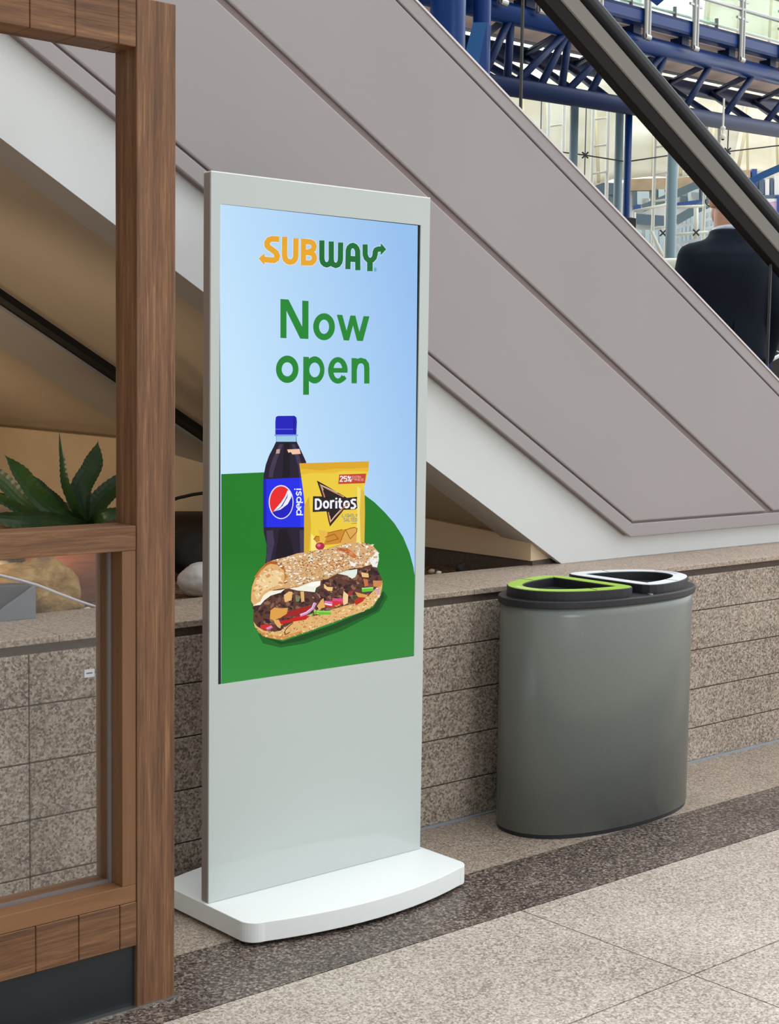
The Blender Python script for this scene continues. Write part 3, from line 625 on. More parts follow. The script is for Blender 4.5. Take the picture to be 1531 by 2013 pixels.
# sandwich
art(ZS, [(180,1010),(420,1100),(900,960),(1300,780),(1400,600),(1440,660),(1360,800),(1000,985),(640,1110),(400,1150),(230,1110)], (26, 98, 36))
art(ZS, [(220,1040),(420,1090),(900,930),(1300,760),(1395,600),(1405,660),(1340,790),(960,960),(600,1085),(400,1120)], (20, 74, 28))
outl = [(112,640),(120,560),(150,478),(205,400),(270,325),(330,300),(450,272),(560,235),(640,225),(740,205),(850,190),(930,165),(1010,140),(1100,128),(1200,132),(1290,155),(1345,220),(1350,290),(1330,370),(1350,410),(1392,500),(1385,560),(1368,640),(1300,740),(1200,800),(1050,850),(880,915),(640,1000),(420,1076),(300,1060),(230,1040),(185,1000),(150,950),(134,880),(140,790),(125,745),(112,700)]
art(ZS, outl, (92, 58, 48))
fill = [(150,760),(230,690),(330,640),(480,590),(700,590),(820,480),(1150,400),(1330,370),(1380,500),(1340,600),(1200,690),(1000,760),(700,850),(450,950),(330,1000),(200,960),(140,900)]
def inside(pt, poly):
    x, y = pt; r_ = False; j = len(poly)-1
    for i in range(len(poly)):
        xi, yi = poly[i]; xj, yj = poly[j]
        if (yi > y) != (yj > y) and x < (xj-xi)*(y-yi)/(yj-yi)+xi: r_ = not r_
        j = i
    return r_
def scatter(poly, n, cols, s0, s1, asp=2.0, ang=(-60, 60)):
    xs = [p_[0] for p_ in poly]; ys = [p_[1] for p_ in poly]; k = 0
    while k < n:
        x, y = rnd.uniform(min(xs), max(xs)), rnd.uniform(min(ys), max(ys))
        if not inside((x, y), poly): continue
        k += 1; s_ = rnd.uniform(s0, s1); a_ = math.radians(rnd.uniform(*ang)); pts = []
        m_ = rnd.choice((4, 5, 6)) if s_ > 9 else 4
        for q in range(m_):
            t_ = 2*math.pi*q/m_+rnd.uniform(-0.3, 0.3); rr = s_*rnd.uniform(0.7, 1.15)
            u, v = rr*math.cos(t_)*asp**0.5, rr*math.sin(t_)/asp**0.5
            pts.append((x+u*math.cos(a_)-v*math.sin(a_), y+u*math.sin(a_)+v*math.cos(a_)))
        LAY[0] += 1.2e-6; art(ZS, pts, rnd.choice(cols), False)
scatter(fill, 230, [(56,34,34),(74,44,40),(96,60,52),(120,78,62),(44,28,32),(140,98,78),(64,40,44)], 14, 32, 1.8)
scatter(fill, 60, [(176,140,118),(150,106,90),(36,22,26)], 5, 11, 2.4)
# bottom bun
bot = [(138,900),(170,945),(240,985),(330,1000),(400,985),(520,900),(640,855),(800,830),(900,780),(1020,745),(1130,720),(1230,670),(1300,600),(1390,520),(1385,570),(1368,640),(1300,740),(1200,800),(1050,850),(880,915),(640,1000),(420,1076),(300,1060),(230,1040),(185,1000),(150,950)]
art(ZS, bot, (226, 180, 116)); art(ZS, [(150,950),(185,1000),(230,1040),(300,1060),(420,1076),(640,1000),(600,985),(430,1040),(300,1030),(220,1000)], (206, 144, 76))
scatter(bot, 150, [(246,220,170),(196,134,72),(238,200,140),(214,160,96)], 6, 14, 2.2); scatter(bot[4:], 120, [(110,70,40),(90,60,40),(160,100,54)], 3, 7, 2.5)
stroke(ZS, [(520,905),(470,950),(435,1000),(445,1025),(490,1000)], 9, (120, 66, 30))
# tomato, peppers, onion, greens
for pl, c_ in (([(205,930),(300,925),(330,960),(250,980),(200,960)], (206,44,36)), ([(380,890),(470,880),(600,830),(700,830),(640,880),(480,905),(400,925)], (198,30,30)), ([(480,800),(640,750),(700,740),(680,790),(590,830),(420,860)], (160,34,34)),
  ([(860,700),(1000,670),(1010,720),(930,760),(830,750)], (212,50,48)), ([(1110,690),(1170,655),(1215,665),(1200,700),(1130,740)], (186,44,32)), ([(60+1000,610),(1110,590),(1090,640),(1050,650)], (160,50,50)),
  ([(300,790),(340,760),(400,770),(470,765),(460,820),(400,860),(330,885),(295,870)], (222,160,72)), ([(330,880),(380,880),(405,930),(395,965),(370,950),(340,910)], (226,172,96)), ([(430,640),(480,605),(515,610),(505,690),(440,710)], (232,184,116)),
  ([(590,605),(625,605),(630,700),(600,710)], (224,176,110)), ([(820,530),(850,560),(905,565),(900,600),(860,600),(820,570)], (240,200,130)), ([(1180,420),(1250,430),(1255,470),(1190,465)], (232,190,120)), ([(790,690),(815,670),(830,760),(770,775),(750,750)], (228,170,90)),
  ([(1010,600),(1055,640),(1050,720),(1010,740),(1000,690)], (240,206,150)), ([(1120,610),(1240,640),(1250,665),(1150,660)], (222,160,80)), ([(1295,500),(1390,500),(1370,560),(1300,560)], (206,136,80)), ([(1200,480),(1245,490),(1250,550),(1215,560)], (200,110,70)),
  ([(720,790),(885,795),(890,830),(725,830)], (98,190,52)), ([(720,790),(885,795),(884,808),(720,803)], (150,220,96)), ([(1185,570),(1298,562),(1300,600),(1190,612)], (98,196,58)), ([(1185,570),(1298,562),(1298,575),(1187,583)], (160,226,110)),
  ([(650,840),(715,815),(700,850)], (140,190,90)), ([(740,570),(770,560),(760,605),(740,620)], (60,70,40)), ([(1095,650),(1140,645),(1135,680),(1100,690)], (60,80,40)), ([(540,660),(585,650),(580,700),(550,705)], (120,130,90))):
    art(ZS, pl, c_)
stroke(ZS, [(588,838),(650,815),(710,770),(738,715)], 26, (204,148,196)); stroke(ZS, [(590,830),(650,806),(702,765),(722,715)], 8, (240,214,236))
stroke(ZS, [(825,712),(900,725)], 34, (216,120,180)); stroke(ZS, [(828,725),(898,738)], 14, (244,226,240)); stroke(ZS, [(900,682),(1005,690)], 26, (214,80,140)); stroke(ZS, [(262,968),(315,945)], 22, (210,140,196)); stroke(ZS, [(1310,590),(1350,600),(1340,640)], 18, (204,160,200))
scatter([(640,800),(1000,730),(1010,750),(700,850)], 14, [(150,190,100),(226,180,110),(120,90,50)], 8, 14)
# top bun
top = [(112,640),(120,560),(150,478),(205,400),(270,325),(330,300),(450,272),(560,235),(640,225),(740,205),(850,190),(930,165),(1010,140),(1100,128),(1200,132),(1290,155),(1345,220),(1350,290),(1320,330),(1240,355),(1160,375),(1060,385),(940,430),(860,482),(720,510),(600,560),(520,580),(430,572),(330,590),(260,625),(200,700),(140,748),(112,700)]
art(ZS, top, (214, 170, 118))
art(ZS, [(112,640),(120,560),(150,478),(205,400),(270,325),(330,320),(400,345),(440,400),(452,450),(440,520),(430,572),(330,590),(260,625),(200,700),(140,748),(112,700)], (222, 176, 112))
art(ZS, [(130,600),(165,510),(240,430),(330,400),(400,440),(410,530),(330,560),(240,600),(170,690)], (236, 204, 150))
scatter([(130,600),(165,470),(270,350),(400,370),(430,530),(330,570),(200,660)], 70, [(240,210,160),(206,150,86),(228,184,120),(246,222,178)], 8, 20, 1.8)
stroke(ZS, [(150,470),(205,395),(275,330),(340,318),(400,345),(440,400),(448,470),(436,530)], 20, (190, 118, 48)); stroke(ZS, [(240,350),(300,325),(370,335),(425,385)], 22, (170, 92, 34))
seed = [(335,305),(450,272),(640,225),(850,190),(1010,140),(1200,132),(1300,160),(1345,230),(1340,300),(1180,372),(1060,385),(940,430),(860,482),(700,512),(600,555),(440,560),(455,450),(440,390)]
scatter(seed, 330, [(244,236,222),(236,224,204),(222,196,158),(206,160,108),(248,244,234)], 7, 15, 2.0, (-40, 40))
scatter([(560,280),(700,300),(1000,260),(1060,340),(900,400),(700,400),(560,360)], 90, [(206,150,90),(190,120,64),(220,176,120)], 7, 15, 2.0)
scatter(seed, 330, [(60,50,54),(84,62,54),(46,42,50),(120,84,60)], 3.5, 8.5, 2.6, (-50, 50))
art(ZS, [(945,180),(1040,185),(1090,215),(1140,265),(1110,285),(1050,250),(1000,215),(940,200)], (200, 112, 62)); scatter([(960,185),(1050,195),(1130,265),(1040,240)], 16, [(216,150,100),(170,86,44)], 8, 14)
art(ZS, [(1060,300),(1105,330),(1130,325),(1120,365),(1080,355)], (242,240,238)); art(ZS, [(1255,300),(1310,240),(1345,230),(1350,290),(1332,372),(1290,365)], (236,238,234)); scatter([(1255,300),(1330,240),(1340,350)], 22, [(206,190,170),(200,160,110),(246,246,244)], 5, 12)
# cheese
art(ZS, [(125,745),(200,700),(230,640),(290,600),(400,590),(440,578),(400,615),(300,645),(240,690),(200,735)], (246, 240, 222))
art(ZS, [(485,578),(560,560),(700,512),(785,500),(780,545),(740,570),(728,612),(640,602),(560,596)], (240, 240, 224)); art(ZS, [(640,545),(700,520),(780,505),(770,540),(700,560)], (250, 250, 240))
art(ZS, [(950,432),(1040,402),(1140,388),(1138,430),(1120,465),(1090,482),(1040,450)], (226, 236, 226)); stroke(ZS, [(440,575),(560,560),(700,505),(860,470),(950,425),(1060,388)], 10, (196, 154, 100))
art(ZS, [(140,748),(190,735),(180,790),(140,810)], (60, 40, 40)); scatter([(1330,640),(1370,640),(1300,730),(1260,700)], 14, [(250,240,220),(230,200,150)], 6, 12)
ART.build('screen', ART_M, kiosk)

# ================================================================== RECYCLING BIN
bcx, bcy, ba, bb = 3.770, 3.258, 0.402, 0.200
rb = thing('recycling_bin', (bcx, bcy, 0), 'grey metal twin recycling bin with lime green and white openings beside the granite wall', 'recycling bin')
def sup(a_, b_, z, n=72, e=2.25, cx_=bcx, cy_=bcy):
    r_ = []
    for k in range(n):
        t_ = 2*math.pi*k/n; c_, s_ = math.cos(t_), math.sin(t_)
        r_.append((cx_+a_*abs(c_)**(2/e)*(1 if c_ > 0 else -1), cy_+b_*abs(s_)**(2/e)*(1 if s_ > 0 else -1), z))
    return r_
MB().loft([sup(ba-0.004, bb-0.004, 0.0), sup(ba-0.004, bb-0.004, 0.016)]).build('plinth', M['bin_black'], rb, smooth=False)
MB().loft([sup(ba, bb, 0.014), sup(ba, bb, 0.70), sup(ba, bb, 0.733)]).build('body', M['bin_body'], rb, smooth=True)
MB().loft([sup(ba+0.010, bb+0.007, 0.729), sup(ba+0.010, bb+0.007, 0.752)]).build('rim', M['bin_black'], rb, bevel=0.004)
def half(side, ins, z, off=0.024):
    """D shaped outline of one half of the bin top, inset evenly; side -1 left, +1 right"""
    A_, B_ = ba-0.020, bb-0.010; raw = []
    for k in range(33):
        t_ = -math.pi/2+math.pi*k/32; c_, s_ = math.cos(t_), math.sin(t_)
        raw.append(Vector((off+(A_-off)*abs(c_)**0.92, B_*(abs(s_)**0.92)*(1 if s_ > 0 else -1))))
    for k in range(1, 12): raw.append(Vector((off, B_-2*B_*k/12)))
    for _ in range(3): raw = [(raw[i-1]+raw[i]*2+raw[(i+1) % len(raw)])/4 for i in range(len(raw))]
    n = len(raw); out = []
    for i in range(n):
        d_ = (raw[(i+1) % n]-raw[i-1]).normalized(); out.append(raw[i]+Vector((-d_.y, d_.x))*ins)
    pts = [Vector((bcx+side*p_.x, bcy+p_.y, z)) for p_ in out]
    return pts if side > 0 else list(reversed(pts))
for side, m_, lab in ((-1, M['lime'], 'lime green ringed opening'), (1, M['label_white'], 'white ringed opening')):
    zl = 0.781
    def collar(side, s_o, s_i, z0, z1, mi=0):
        mb = MB(); o0, o1, i1, i0 = half(side, s_o, z0), half(side, s_o, z1), half(side, s_i, z1), half(side, s_i, z0); n = len(o0); base = 0
        mb.v = o0+o1+i1+i0
        for k in range(n):
            j = (k+1) % n
            for a_, b_ in ((0, 1), (1, 2), (2, 3), (3, 0)): mb.f.append((a_*n+k, a_*n+j, b_*n+j, b_*n+k)); mb.m.append(mi)
        return mb
    lid = collar(side, 0.0, 0.052, 0.750, zl).build('lid', M['bin_black'], rb, bevel=0.003); lid['label'] = lab
    rg = collar(side, 0.003, 0.049, zl-0.001, zl+0.0015).build('coloured_ring', m_, lid)
    # bag well
    w_ = MB(); rings_ = [half(side, 0.051, zl-0.004), half(side, 0.054, 0.70), half(side, 0.06, 0.40)]
    w_.loft(rings_, caps=False); b0 = len(w_.v)-len(rings_[-1]); w_.f.append(tuple(range(b0, len(w_.v)))); w_.m.append(0)
    w_.build('well', M['bin_hole'], lid)
    # faint printed word and seam lines on the ring
    o_, i_ = half(side, 0.005, zl+0.0018), half(side, 0.047, zl+0.0018); nn = len(o_)
    mid = 16 if side > 0 else nn-1-16
    for k in (mid-11, mid+11):
        MB().bar(i_[k], o_[k], 0.0022, 0.0006).build('ring_seam', M['black'], lid)
    w_ = MB(); q0_ = [o_[k].lerp(i_[k], 0.36) for k in range(mid-3, mid+4)]; q1_ = [o_[k].lerp(i_[k], 0.64) for k in range(mid-3, mid+4)]
    w_.add(q0_+q1_, [(k, k+1, k+8, k+7) for k in range(6)])
    w_.build('printed_word', M['print_grey'] if side > 0 else M['print_pale'], lid)
MB().tube([(3.80, 3.07, 0.752), (3.80, 3.07, 0.756)], 0.009).build('lock_screw', M['steel'], rb)
MB().box(3.435, 3.462, 3.118, 3.119, 0.088, 0.0905).build('scuff_mark', M['black'], rb) if False else None

# ================================================================== PLANTER CONTENTS
def rock(name, c, r, sc, m_, label, cat='rock', rot=0.0, tilt=0.0, amp=0.18, seed=0, group=None, sub=4):
    bm = bmesh.new(); bmesh.ops.create_icosphere(bm, subdivisions=sub, radius=1.0)
    R_ = Matrix.Rotation(rot, 3, 'Z') @ Matrix.Rotation(tilt, 3, 'Y')
    rr_ = random.Random(seed*13+1); planes = [] if amp < 0.17 else [(Vector((rr_.uniform(-1, 1), rr_.uniform(-1, 1), rr_.uniform(-0.6, 1))).normalized(), rr_.uniform(0.62, 0.86)) for _ in range(9)]
    for v in bm.verts:
        n_ = noise.fractal(v.co*1.3+Vector((seed, seed*2, 0)), 1.0, 2.0, 4); f_ = 1+amp*n_+amp*0.3*noise.fractal(v.co*6+Vector((seed, 0, 0)), 1.0, 2.0, 3)
        d0 = v.co.copy()
        for pl_, ph_ in planes:
            e_ = d0.dot(pl_)
            if e_ > ph_: v.co -= pl_*(e_-ph_)*0.85
        v.co = R_ @ Vector((v.co.x*sc[0]*r*f_, v.co.y*sc[1]*r*f_, v.co.z*sc[2]*r*f_))
    zmin = min(v.co.z for v in bm.verts)
    me = bpy.data.meshes.new(name); bm.to_mesh(me); bm.free(); me.materials.append(m_)
    for p_ in me.polygons: p_.use_smooth = True
    o_ = bpy.data.objects.new(name, me); COL.objects.link(o_); o_.location = c
    return tag(o_, label, cat, group)
# tan rock leaning in front of the pot (about px 10-155, 1095-1215)
pr_ = onY(85, 1160, 4.02)
rock('leaning_rock', (pr_.x+0.0, 4.06, 0.785), 0.1, (1.55, 0.8, 1.05), M['rock_tan'], 'veined tan rock leaning in front of the terracotta pot', rot=-0.5, tilt=0.55, amp=0.2, seed=3)
p = onY(115, 1190, 3.98)
rock('small_rock', (p.x, 3.96, 0.745), 0.05, (1.3, 0.9, 0.95), M['rock_tan'], 'small orange-tan rock beside the grey floodlight', seed=8, amp=0.2)
p = onY(395, 1150, 4.05)
rock('white_rock', (p.x+0.015, 4.06, 0.775), 0.075, (1.15, 0.9, 0.78), M['rock_white'], 'smooth white rock on the coping between post and screen', seed=5, amp=0.12)
p = onY(372, 1105, 4.45)
rock('dark_rock', (p.x, 4.42, 0.81), 0.10, (1.1, 0.9, 0.85), M['rock_dark'], 'dark slate rock behind the white rock', seed=6, amp=0.1)
p = onY(870, 1122, 3.95)
rock('black_stone', (p.x+0.12, 3.98, 0.742), 0.02, (1.1, 0.9, 1.2), M['rock_dark'], 'little black stone behind the coping right of the screen', seed=11, amp=0.3, sub=3)
for i, (px, py, Y, r_) in enumerate([(12, 1000, 5.2, .03), (28, 1012, 5.0, .025), (5, 1020, 4.9, .03), (40, 1020, 4.9, .02), (10, 990, 5.6, .03), (160, 1203, 3.93, .011), (171, 1201, 3.93, .013), (182, 1204, 3.92, .009), (6, 1112, 4.2, .02), (4, 1124, 4.15, .016), (848, 1124, 3.93, .012), (862, 1127, 3.92, .01), (20, 985, 5.8, .03), (35, 1000, 5.3, .02)]):
    q = onY(px, py, Y)
    rock('pebble', (q.x, Y, max(q.z, 0.71)+0.002), r_, (1.1, 1, 0.75), M['pebble'] if i not in (5, 6, 7, 11) else M['rock_white'], ['buff pebble in the bed left of the agave', 'white pebble behind the coping beside the tan rock', 'pebble behind the coping right of the screen'][0 if i not in (5, 6, 7, 10, 11) else (1 if i in (5, 6, 7) else 2)], 'pebble', seed=20+i, amp=0.15, sub=3, group='loose pebbles in the bed')
# pots
def lathe(prof, c, n=40):
    return [[(c[0]+r_*math.cos(2*math.pi*k/n), c[1]+r_*math.sin(2*math.pi*k/n), z) for k in range(n)] for r_, z in prof]
pc = onY(172, 1050, 4.36)
PX, PY_ = pc.x+0.02, 4.36
pot = thing('terracotta_pot', (PX, PY_, 0.72), 'big terracotta pot half hidden behind the rock, holding the agave', 'plant pot')
MB().loft(lathe([(0.17, 0.71), (0.205, 0.78), (0.225, 0.86), (0.23, 0.905), (0.232, 0.907), (0.232, 0.925), (0.215, 0.925), (0.21, 0.91)], (PX, PY_)), caps=False).build('pot_body', M['terracotta'], pot, smooth=True)
MB().loft(lathe([(0.20, 0.90), (0.215, 0.915), (0.001, 0.93)], (PX, PY_))).build('pot_soil', M['soil'], pot)
p = onY(375, 1020, 5.0)
pot2 = thing('dark_pot', (p.x, 5.0, 0.75), 'dark brown round pot in the shade behind the post', 'plant pot')
MB().loft(lathe([(0.16, 0.715), (0.24, 0.755), (0.26, 0.80), (0.25, 0.85), (0.20, 0.885), (0.05, 0.895), (0.001, 0.895)], (p.x, 5.0)), caps=False).build('pot_body', M['dark_clay'], pot2, smooth=True)
MB().loft(lathe([(0.256, 0.825), (0.262, 0.832), (0.254, 0.84)], (p.x, 5.0)), caps=False).build('pot_band', M['black'], pot2, smooth=True)
# agave
ag = thing('agave', (PX, PY_, 0.98), 'dark green agave with spiky broad leaves in the terracotta pot', 'plant')
def leaf(pts, widths, fold=0.25, nseg=18, side=None):
    """pts: control points in space (Catmull-Rom), widths along it"""
    P = [Vector(q) for q in pts]; n = len(P)
    def cr(t):
        s_ = t*(n-1); i = min(int(s_), n-2); u = s_-i; p0, p1, p2, p3 = P[max(i-1, 0)], P[i], P[i+1], P[min(i+2, n-1)]
        return 0.5*((2*p1)+(p2-p0)*u+(2*p0-5*p1+4*p2-p3)*u*u+(3*p1-p0-3*p2+p3)*u**3)
    def wd(t):
        s_ = t*(len(widths)-1); i = min(int(s_), len(widths)-2); u = s_-i; u = u*u*(3-2*u); return widths[i]*(1-u)+widths[i+1]*u
    rings_ = []
    for k in range(nseg*2+1):
        t = k/(nseg*2); c_ = cr(t); d = (cr(min(1, t+0.02))-cr(max(0, t-0.02))).normalized()
        view = Vector(side) if side else (CAM-c_).normalized()
        a_ = d.cross(view).normalized(); b_ = a_.cross(d).normalized(); w_ = wd(t)/2
        tooth = (0.0022 if (k % 2) else 0.0)*(1 if w_ > 0.008 else 0)
        th = 0.0035+w_*0.10
        ww = w_+tooth
        if t > 0.995: ww = 0.0006; th = 0.0004
        rings_.append([c_-a_*ww+b_*fold*w_, c_-a_*ww*0.5+b_*fold*w_*0.25, c_, c_+a_*ww*0.5+b_*fold*w_*0.25, c_+a_*ww+b_*fold*w_, c_+a_*ww*0.5-b_*(th-fold*w_*0.25), c_-b_*th*1.3, c_-a_*ww*0.5-b_*(th-fold*w_*0.25)])
    return MB().loft(rings_)
cen = Vector((PX-0.035, PY_, 0.945))
def lp(px, py, Y): return onY(px, py, Y)
leaves = [
 ([cen+Vector((-.02,-.01,0)), lp(85, 985, 4.34), lp(45, 935, 4.33), lp(8, 893, 4.32)], [0.03, 0.056, 0.05, 0.0]),
 ([cen, lp(131, 960, 4.30), lp(122, 900, 4.28), lp(116, 843, 4.27)], [0.030, 0.026, 0.016, 0.0]),
 ([cen+Vector((.01,.0,0)), lp(158, 965, 4.38), lp(182, 915, 4.40), lp(193, 866, 4.42)], [0.022, 0.068, 0.062, 0.0]),
 ([cen+Vector((.01,.0,0)), lp(190, 990, 4.40), lp(235, 950, 4.43), lp(300, 930, 4.45)], [0.03, 0.066, 0.06, 0.0]),
 ([cen+Vector((-.03,.02,0)), lp(60, 995, 4.42), lp(0, 940, 4.46), lp(-60, 905, 4.50)], [0.03, 0.05, 0.05, 0.0]),
 ([cen+Vector((-.03,-.02,-.01)), lp(60, 1010, 4.26), lp(0, 980, 4.2), lp(-60, 955, 4.15)], [0.03, 0.03, 0.026, 0.0]),
 ([cen+Vector((0,-.03,-.005)), lp(90, 1022, 4.2), lp(30, 1022, 4.12), lp(-60, 1010, 4.05)], [0.035, 0.05, 0.045, 0.0]),
 ([cen+Vector((.02,-.02,-.005)), lp(200, 1015, 4.24), lp(250, 1005, 4.2), lp(300, 1000, 4.18)], [0.03, 0.04, 0.03, 0.0]),
 ([cen+Vector((-.02,.03,0)), lp(110, 990, 4.52), lp(80, 960, 4.58), lp(60, 930, 4.62)], [0.03, 0.05, 0.04, 0.0])]
for pts, w_ in leaves: leaf(pts, w_).build('leaf', M['agave'], ag, smooth=False)
# floodlight, cable, hose
q1 = onY(72, 1216, 3.750)
fd = thing('floodlight', (1.80, 3.82, 0.757), 'grey wedge shaped floodlight standing on the coping behind the lower pane', 'floodlight')
X1 = q1.x; zt_ = onY(73, 1150, 3.755).z
MB().prism([(X1-0.16, 3.750, 0.7575), (X1-0.002, 3.750, 0.7575), (X1-0.002, 3.750, zt_)], (0, 0.012, 0)).build('side_plate', M['flood_grey'], fd, bevel=0.001)
MB().hexa([(X1-0.30, 3.765, 0.7575), (X1-0.002, 3.765, 0.7575), (X1-0.002, 3.87, 0.7575), (X1-0.30, 3.87, 0.7575), (X1-0.30, 3.775, zt_+0.01), (X1-0.002, 3.775, zt_), (X1-0.002, 3.86, zt_-0.004), (X1-0.30, 3.86, zt_+0.006)]).build('housing', M['flood_dark'], fd, bevel=0.003)
cb = [onY(-30, 1122, 3.80), onY(0, 1131, 3.80), onY(40, 1141, 3.80), onY(75, 1151, 3.80), onY(110, 1165, 3.81), onY(150, 1180, 3.83), onY(200, 1197, 3.86), onY(240, 1208, 3.90), onY(300, 1222, 3.95)]
o = MB().tube(cb, 0.0042, 8).build('cable', M['cable'], smooth=True); tag(o, 'white cable drooping across the grey floodlight and tan rock', 'cable')
hs = [onY(230, 1045, 4.70), onY(290, 1000, 4.66), onY(350, 979, 4.62), onY(380, 972, 4.60), onY(410, 968, 4.57), onY(460, 980, 4.52), onY(530, 1060, 4.45)]
o = MB().tube(hs, 0.006, 8).build('hose', M['hose'], smooth=True); tag(o, 'thin black hose arching over the bed between post and screen', 'hose')
o = MB().tube([onY(968, 1110, 4.1), onY(975, 1095, 4.15), onY(977, 1080, 4.2)], 0.006, 8).build('pipe_stub', M['hose'], smooth=True); tag(o, 'short black pipe stub at the foot of the granite behind the bin', 'pipe')

# ================================================================== PERSON ON THE ESCALATOR
hc = onY(1433, 392, 4.45)                # head centre
FZ0 = hc.z+0.115-1.76
per = thing('person', (hc.x, 4.45, FZ0), 'person in a dark suit and glasses seen from behind on the escalator', 'person')
per.rotation_euler = (0, 0, math.radians(-36)); WLOC[per.name] = Vector((0, 0, 0))
def capsule(mb, a_, b_, ra, rb_, n=16):
    a_, b_ = Vector(a_), Vector(b_); d = (b_-a_); L = d.length; d.normalize()
    ref = Vector((0, 0, 1)) if abs(d.z) < 0.9 else Vector((0, 1, 0)); u = d.cross(ref).normalized(); v = d.cross(u).normalized(); rings_ = []
    for k in range(6): t_ = math.pi/2*k/5; rings_.append((a_-d*ra*math.cos(t_), max(ra*math.sin(t_), 1e-4)))
    for k in range(6): t_ = math.pi/2*k/5; rings_.append((b_+d*rb_*math.sin(t_), max(rb_*math.cos(t_), 1e-4)))
    mb.loft([[c_+(u*math.cos(2*math.pi*j/n)+v*math.sin(2*math.pi*j/n))*r_ for j in range(n)] for c_, r_ in rings_])
def ellloft(mb, secs, n=32, e=2.0):
    rings_ = []
    for z, cx_, cy_, rx, ry in secs:
        rings_.append([(cx_+rx*abs(math.cos(2*math.pi*k/n))**(2/e)*(1 if math.cos(2*math.pi*k/n) > 0 else -1), cy_+ry*abs(math.sin(2*math.pi*k/n))**(2/e)*(1 if math.sin(2*math.pi*k/n) > 0 else -1), z) for k in range(n)])
    mb.loft(rings_)
def remeshed(mb, name, m_, parent, vox, it=6):
    o_ = mb.build(name, m_, parent, smooth=True)
    r_ = o_.modifiers.new('remesh', 'REMESH'); r_.mode = 'VOXEL'; r_.voxel_size = vox; r_.use_smooth_shade = True
    s_ = o_.modifiers.new('smooth', 'SMOOTH'); s_.factor = 0.5; s_.iterations = it
    return o_
bd = MB()
HR = Matrix.Rotation(math.radians(11), 3, 'Z')      # head turned a little to the left
hcz = 1.64
bd.ball((0, 0.015, hcz+0.018), 0.1, (0.78, 0.98, 1.02), 28, 20, rot=HR)          # skull
bd.ball(HR @ Vector((0, 0.055, 0))+Vector((0, 0, hcz-0.055)), 0.065, (0.88, 0.95, 1.0), 20, 14, rot=HR)   # jaw
bd.ball(HR @ Vector((0, 0.118, 0))+Vector((0, 0, hcz-0.015)), 0.016, (0.8, 1.0, 1.4), 12, 8)              # nose
for sd in (-1, 1):
    bd.ball(HR @ Vector((sd*0.083, 0.008, 0))+Vector((0, 0, hcz-0.005)), 0.038, (0.30, 0.62, 1.0), 16, 10, rot=HR @ Matrix.Rotation(sd*-0.45, 3, 'Z'))
capsule(bd, (0, -0.012, 1.42), (0, -0.004, 1.575), 0.074, 0.070)
ellloft(bd, [(0.92, 0, 0, .14, .095), (1.05, 0, 0, .15, .10), (1.2, 0, 0, .165, .105), (1.36, 0, 0, .17, .10), (1.44, 0, -.005, .10, .07)])
for sd in (-1, 1):
    capsule(bd, (sd*0.09, 0, 0.92), (sd*0.10, 0.01, 0.50), 0.082, 0.055); capsule(bd, (sd*0.10, 0.01, 0.50), (sd*0.105, -0.02, 0.09), 0.052, 0.036); capsule(bd, (sd*0.105, -0.04, 0.05), (sd*0.115, 0.13, 0.035), 0.038, 0.028)
    sh = Vector((sd*0.185, -0.005, 1.385)); el = Vector((sd*0.245, -0.03, 1.11)); wr = Vector((sd*0.235, 0.10, 0.88))
    capsule(bd, sh, el, 0.05, 0.04); capsule(bd, el, wr, 0.038, 0.027)
    hd = (wr-el).normalized(); bd.ball(wr+hd*0.055, 0.046, (0.42, 0.8, 1.1), 16, 10)
    for f_ in range(4):
        kx = wr+hd*0.09+Vector((0, (f_-1.5)*0.02, 0)); L_ = (0.034, 0.04, 0.038, 0.03)[f_]
        k2 = kx+(hd+Vector((0, 0.1, 0))).normalized()*L_; k3 = k2+Vector((-sd*0.012, 0.004, -0.03)); k4 = k3+Vector((-sd*0.016, 0, -0.016))
        capsule(bd, kx, k2, 0.0095, 0.009, 10); capsule(bd, k2, k3, 0.009, 0.0085, 10); capsule(bd, k3, k4, 0.0085, 0.0075, 10)
    tb_ = wr+hd*0.03+Vector((0, 0.03, 0)); capsule(bd, tb_, tb_+Vector((-sd*0.01, 0.028, -0.028)), 0.012, 0.010, 10); capsule(bd, tb_+Vector((-sd*0.01, 0.028, -0.028)), tb_+Vector((-sd*0.016, 0.03, -0.058)), 0.010, 0.008, 10)
body = remeshed(bd, 'body', M['skin'], per, 0.006)
hr = MB(); vs_ = []
hr.ball((0, 0.008, hcz+0.022), 0.1, (0.80, 0.985, 1.03), 30, 20, rot=HR)
keep = MB()
for f_ in hr.f:
    c_ = sum((hr.v[i] for i in f_), Vector())/4; l_ = HR.inverted() @ (c_-Vector((0, 0.008, hcz+0.022)))
    if l_.y < 0.045 and l_.z > -0.055-0.3*min(0, l_.y) *0: keep.f.append(f_); keep.m.append(0)
keep.v = hr.v
ho = keep.build('hair', M['hair'], per, smooth=True); sd_ = ho.modifiers.new('solid', 'SOLIDIFY'); sd_.thickness = 0.006; sd_.offset = -1
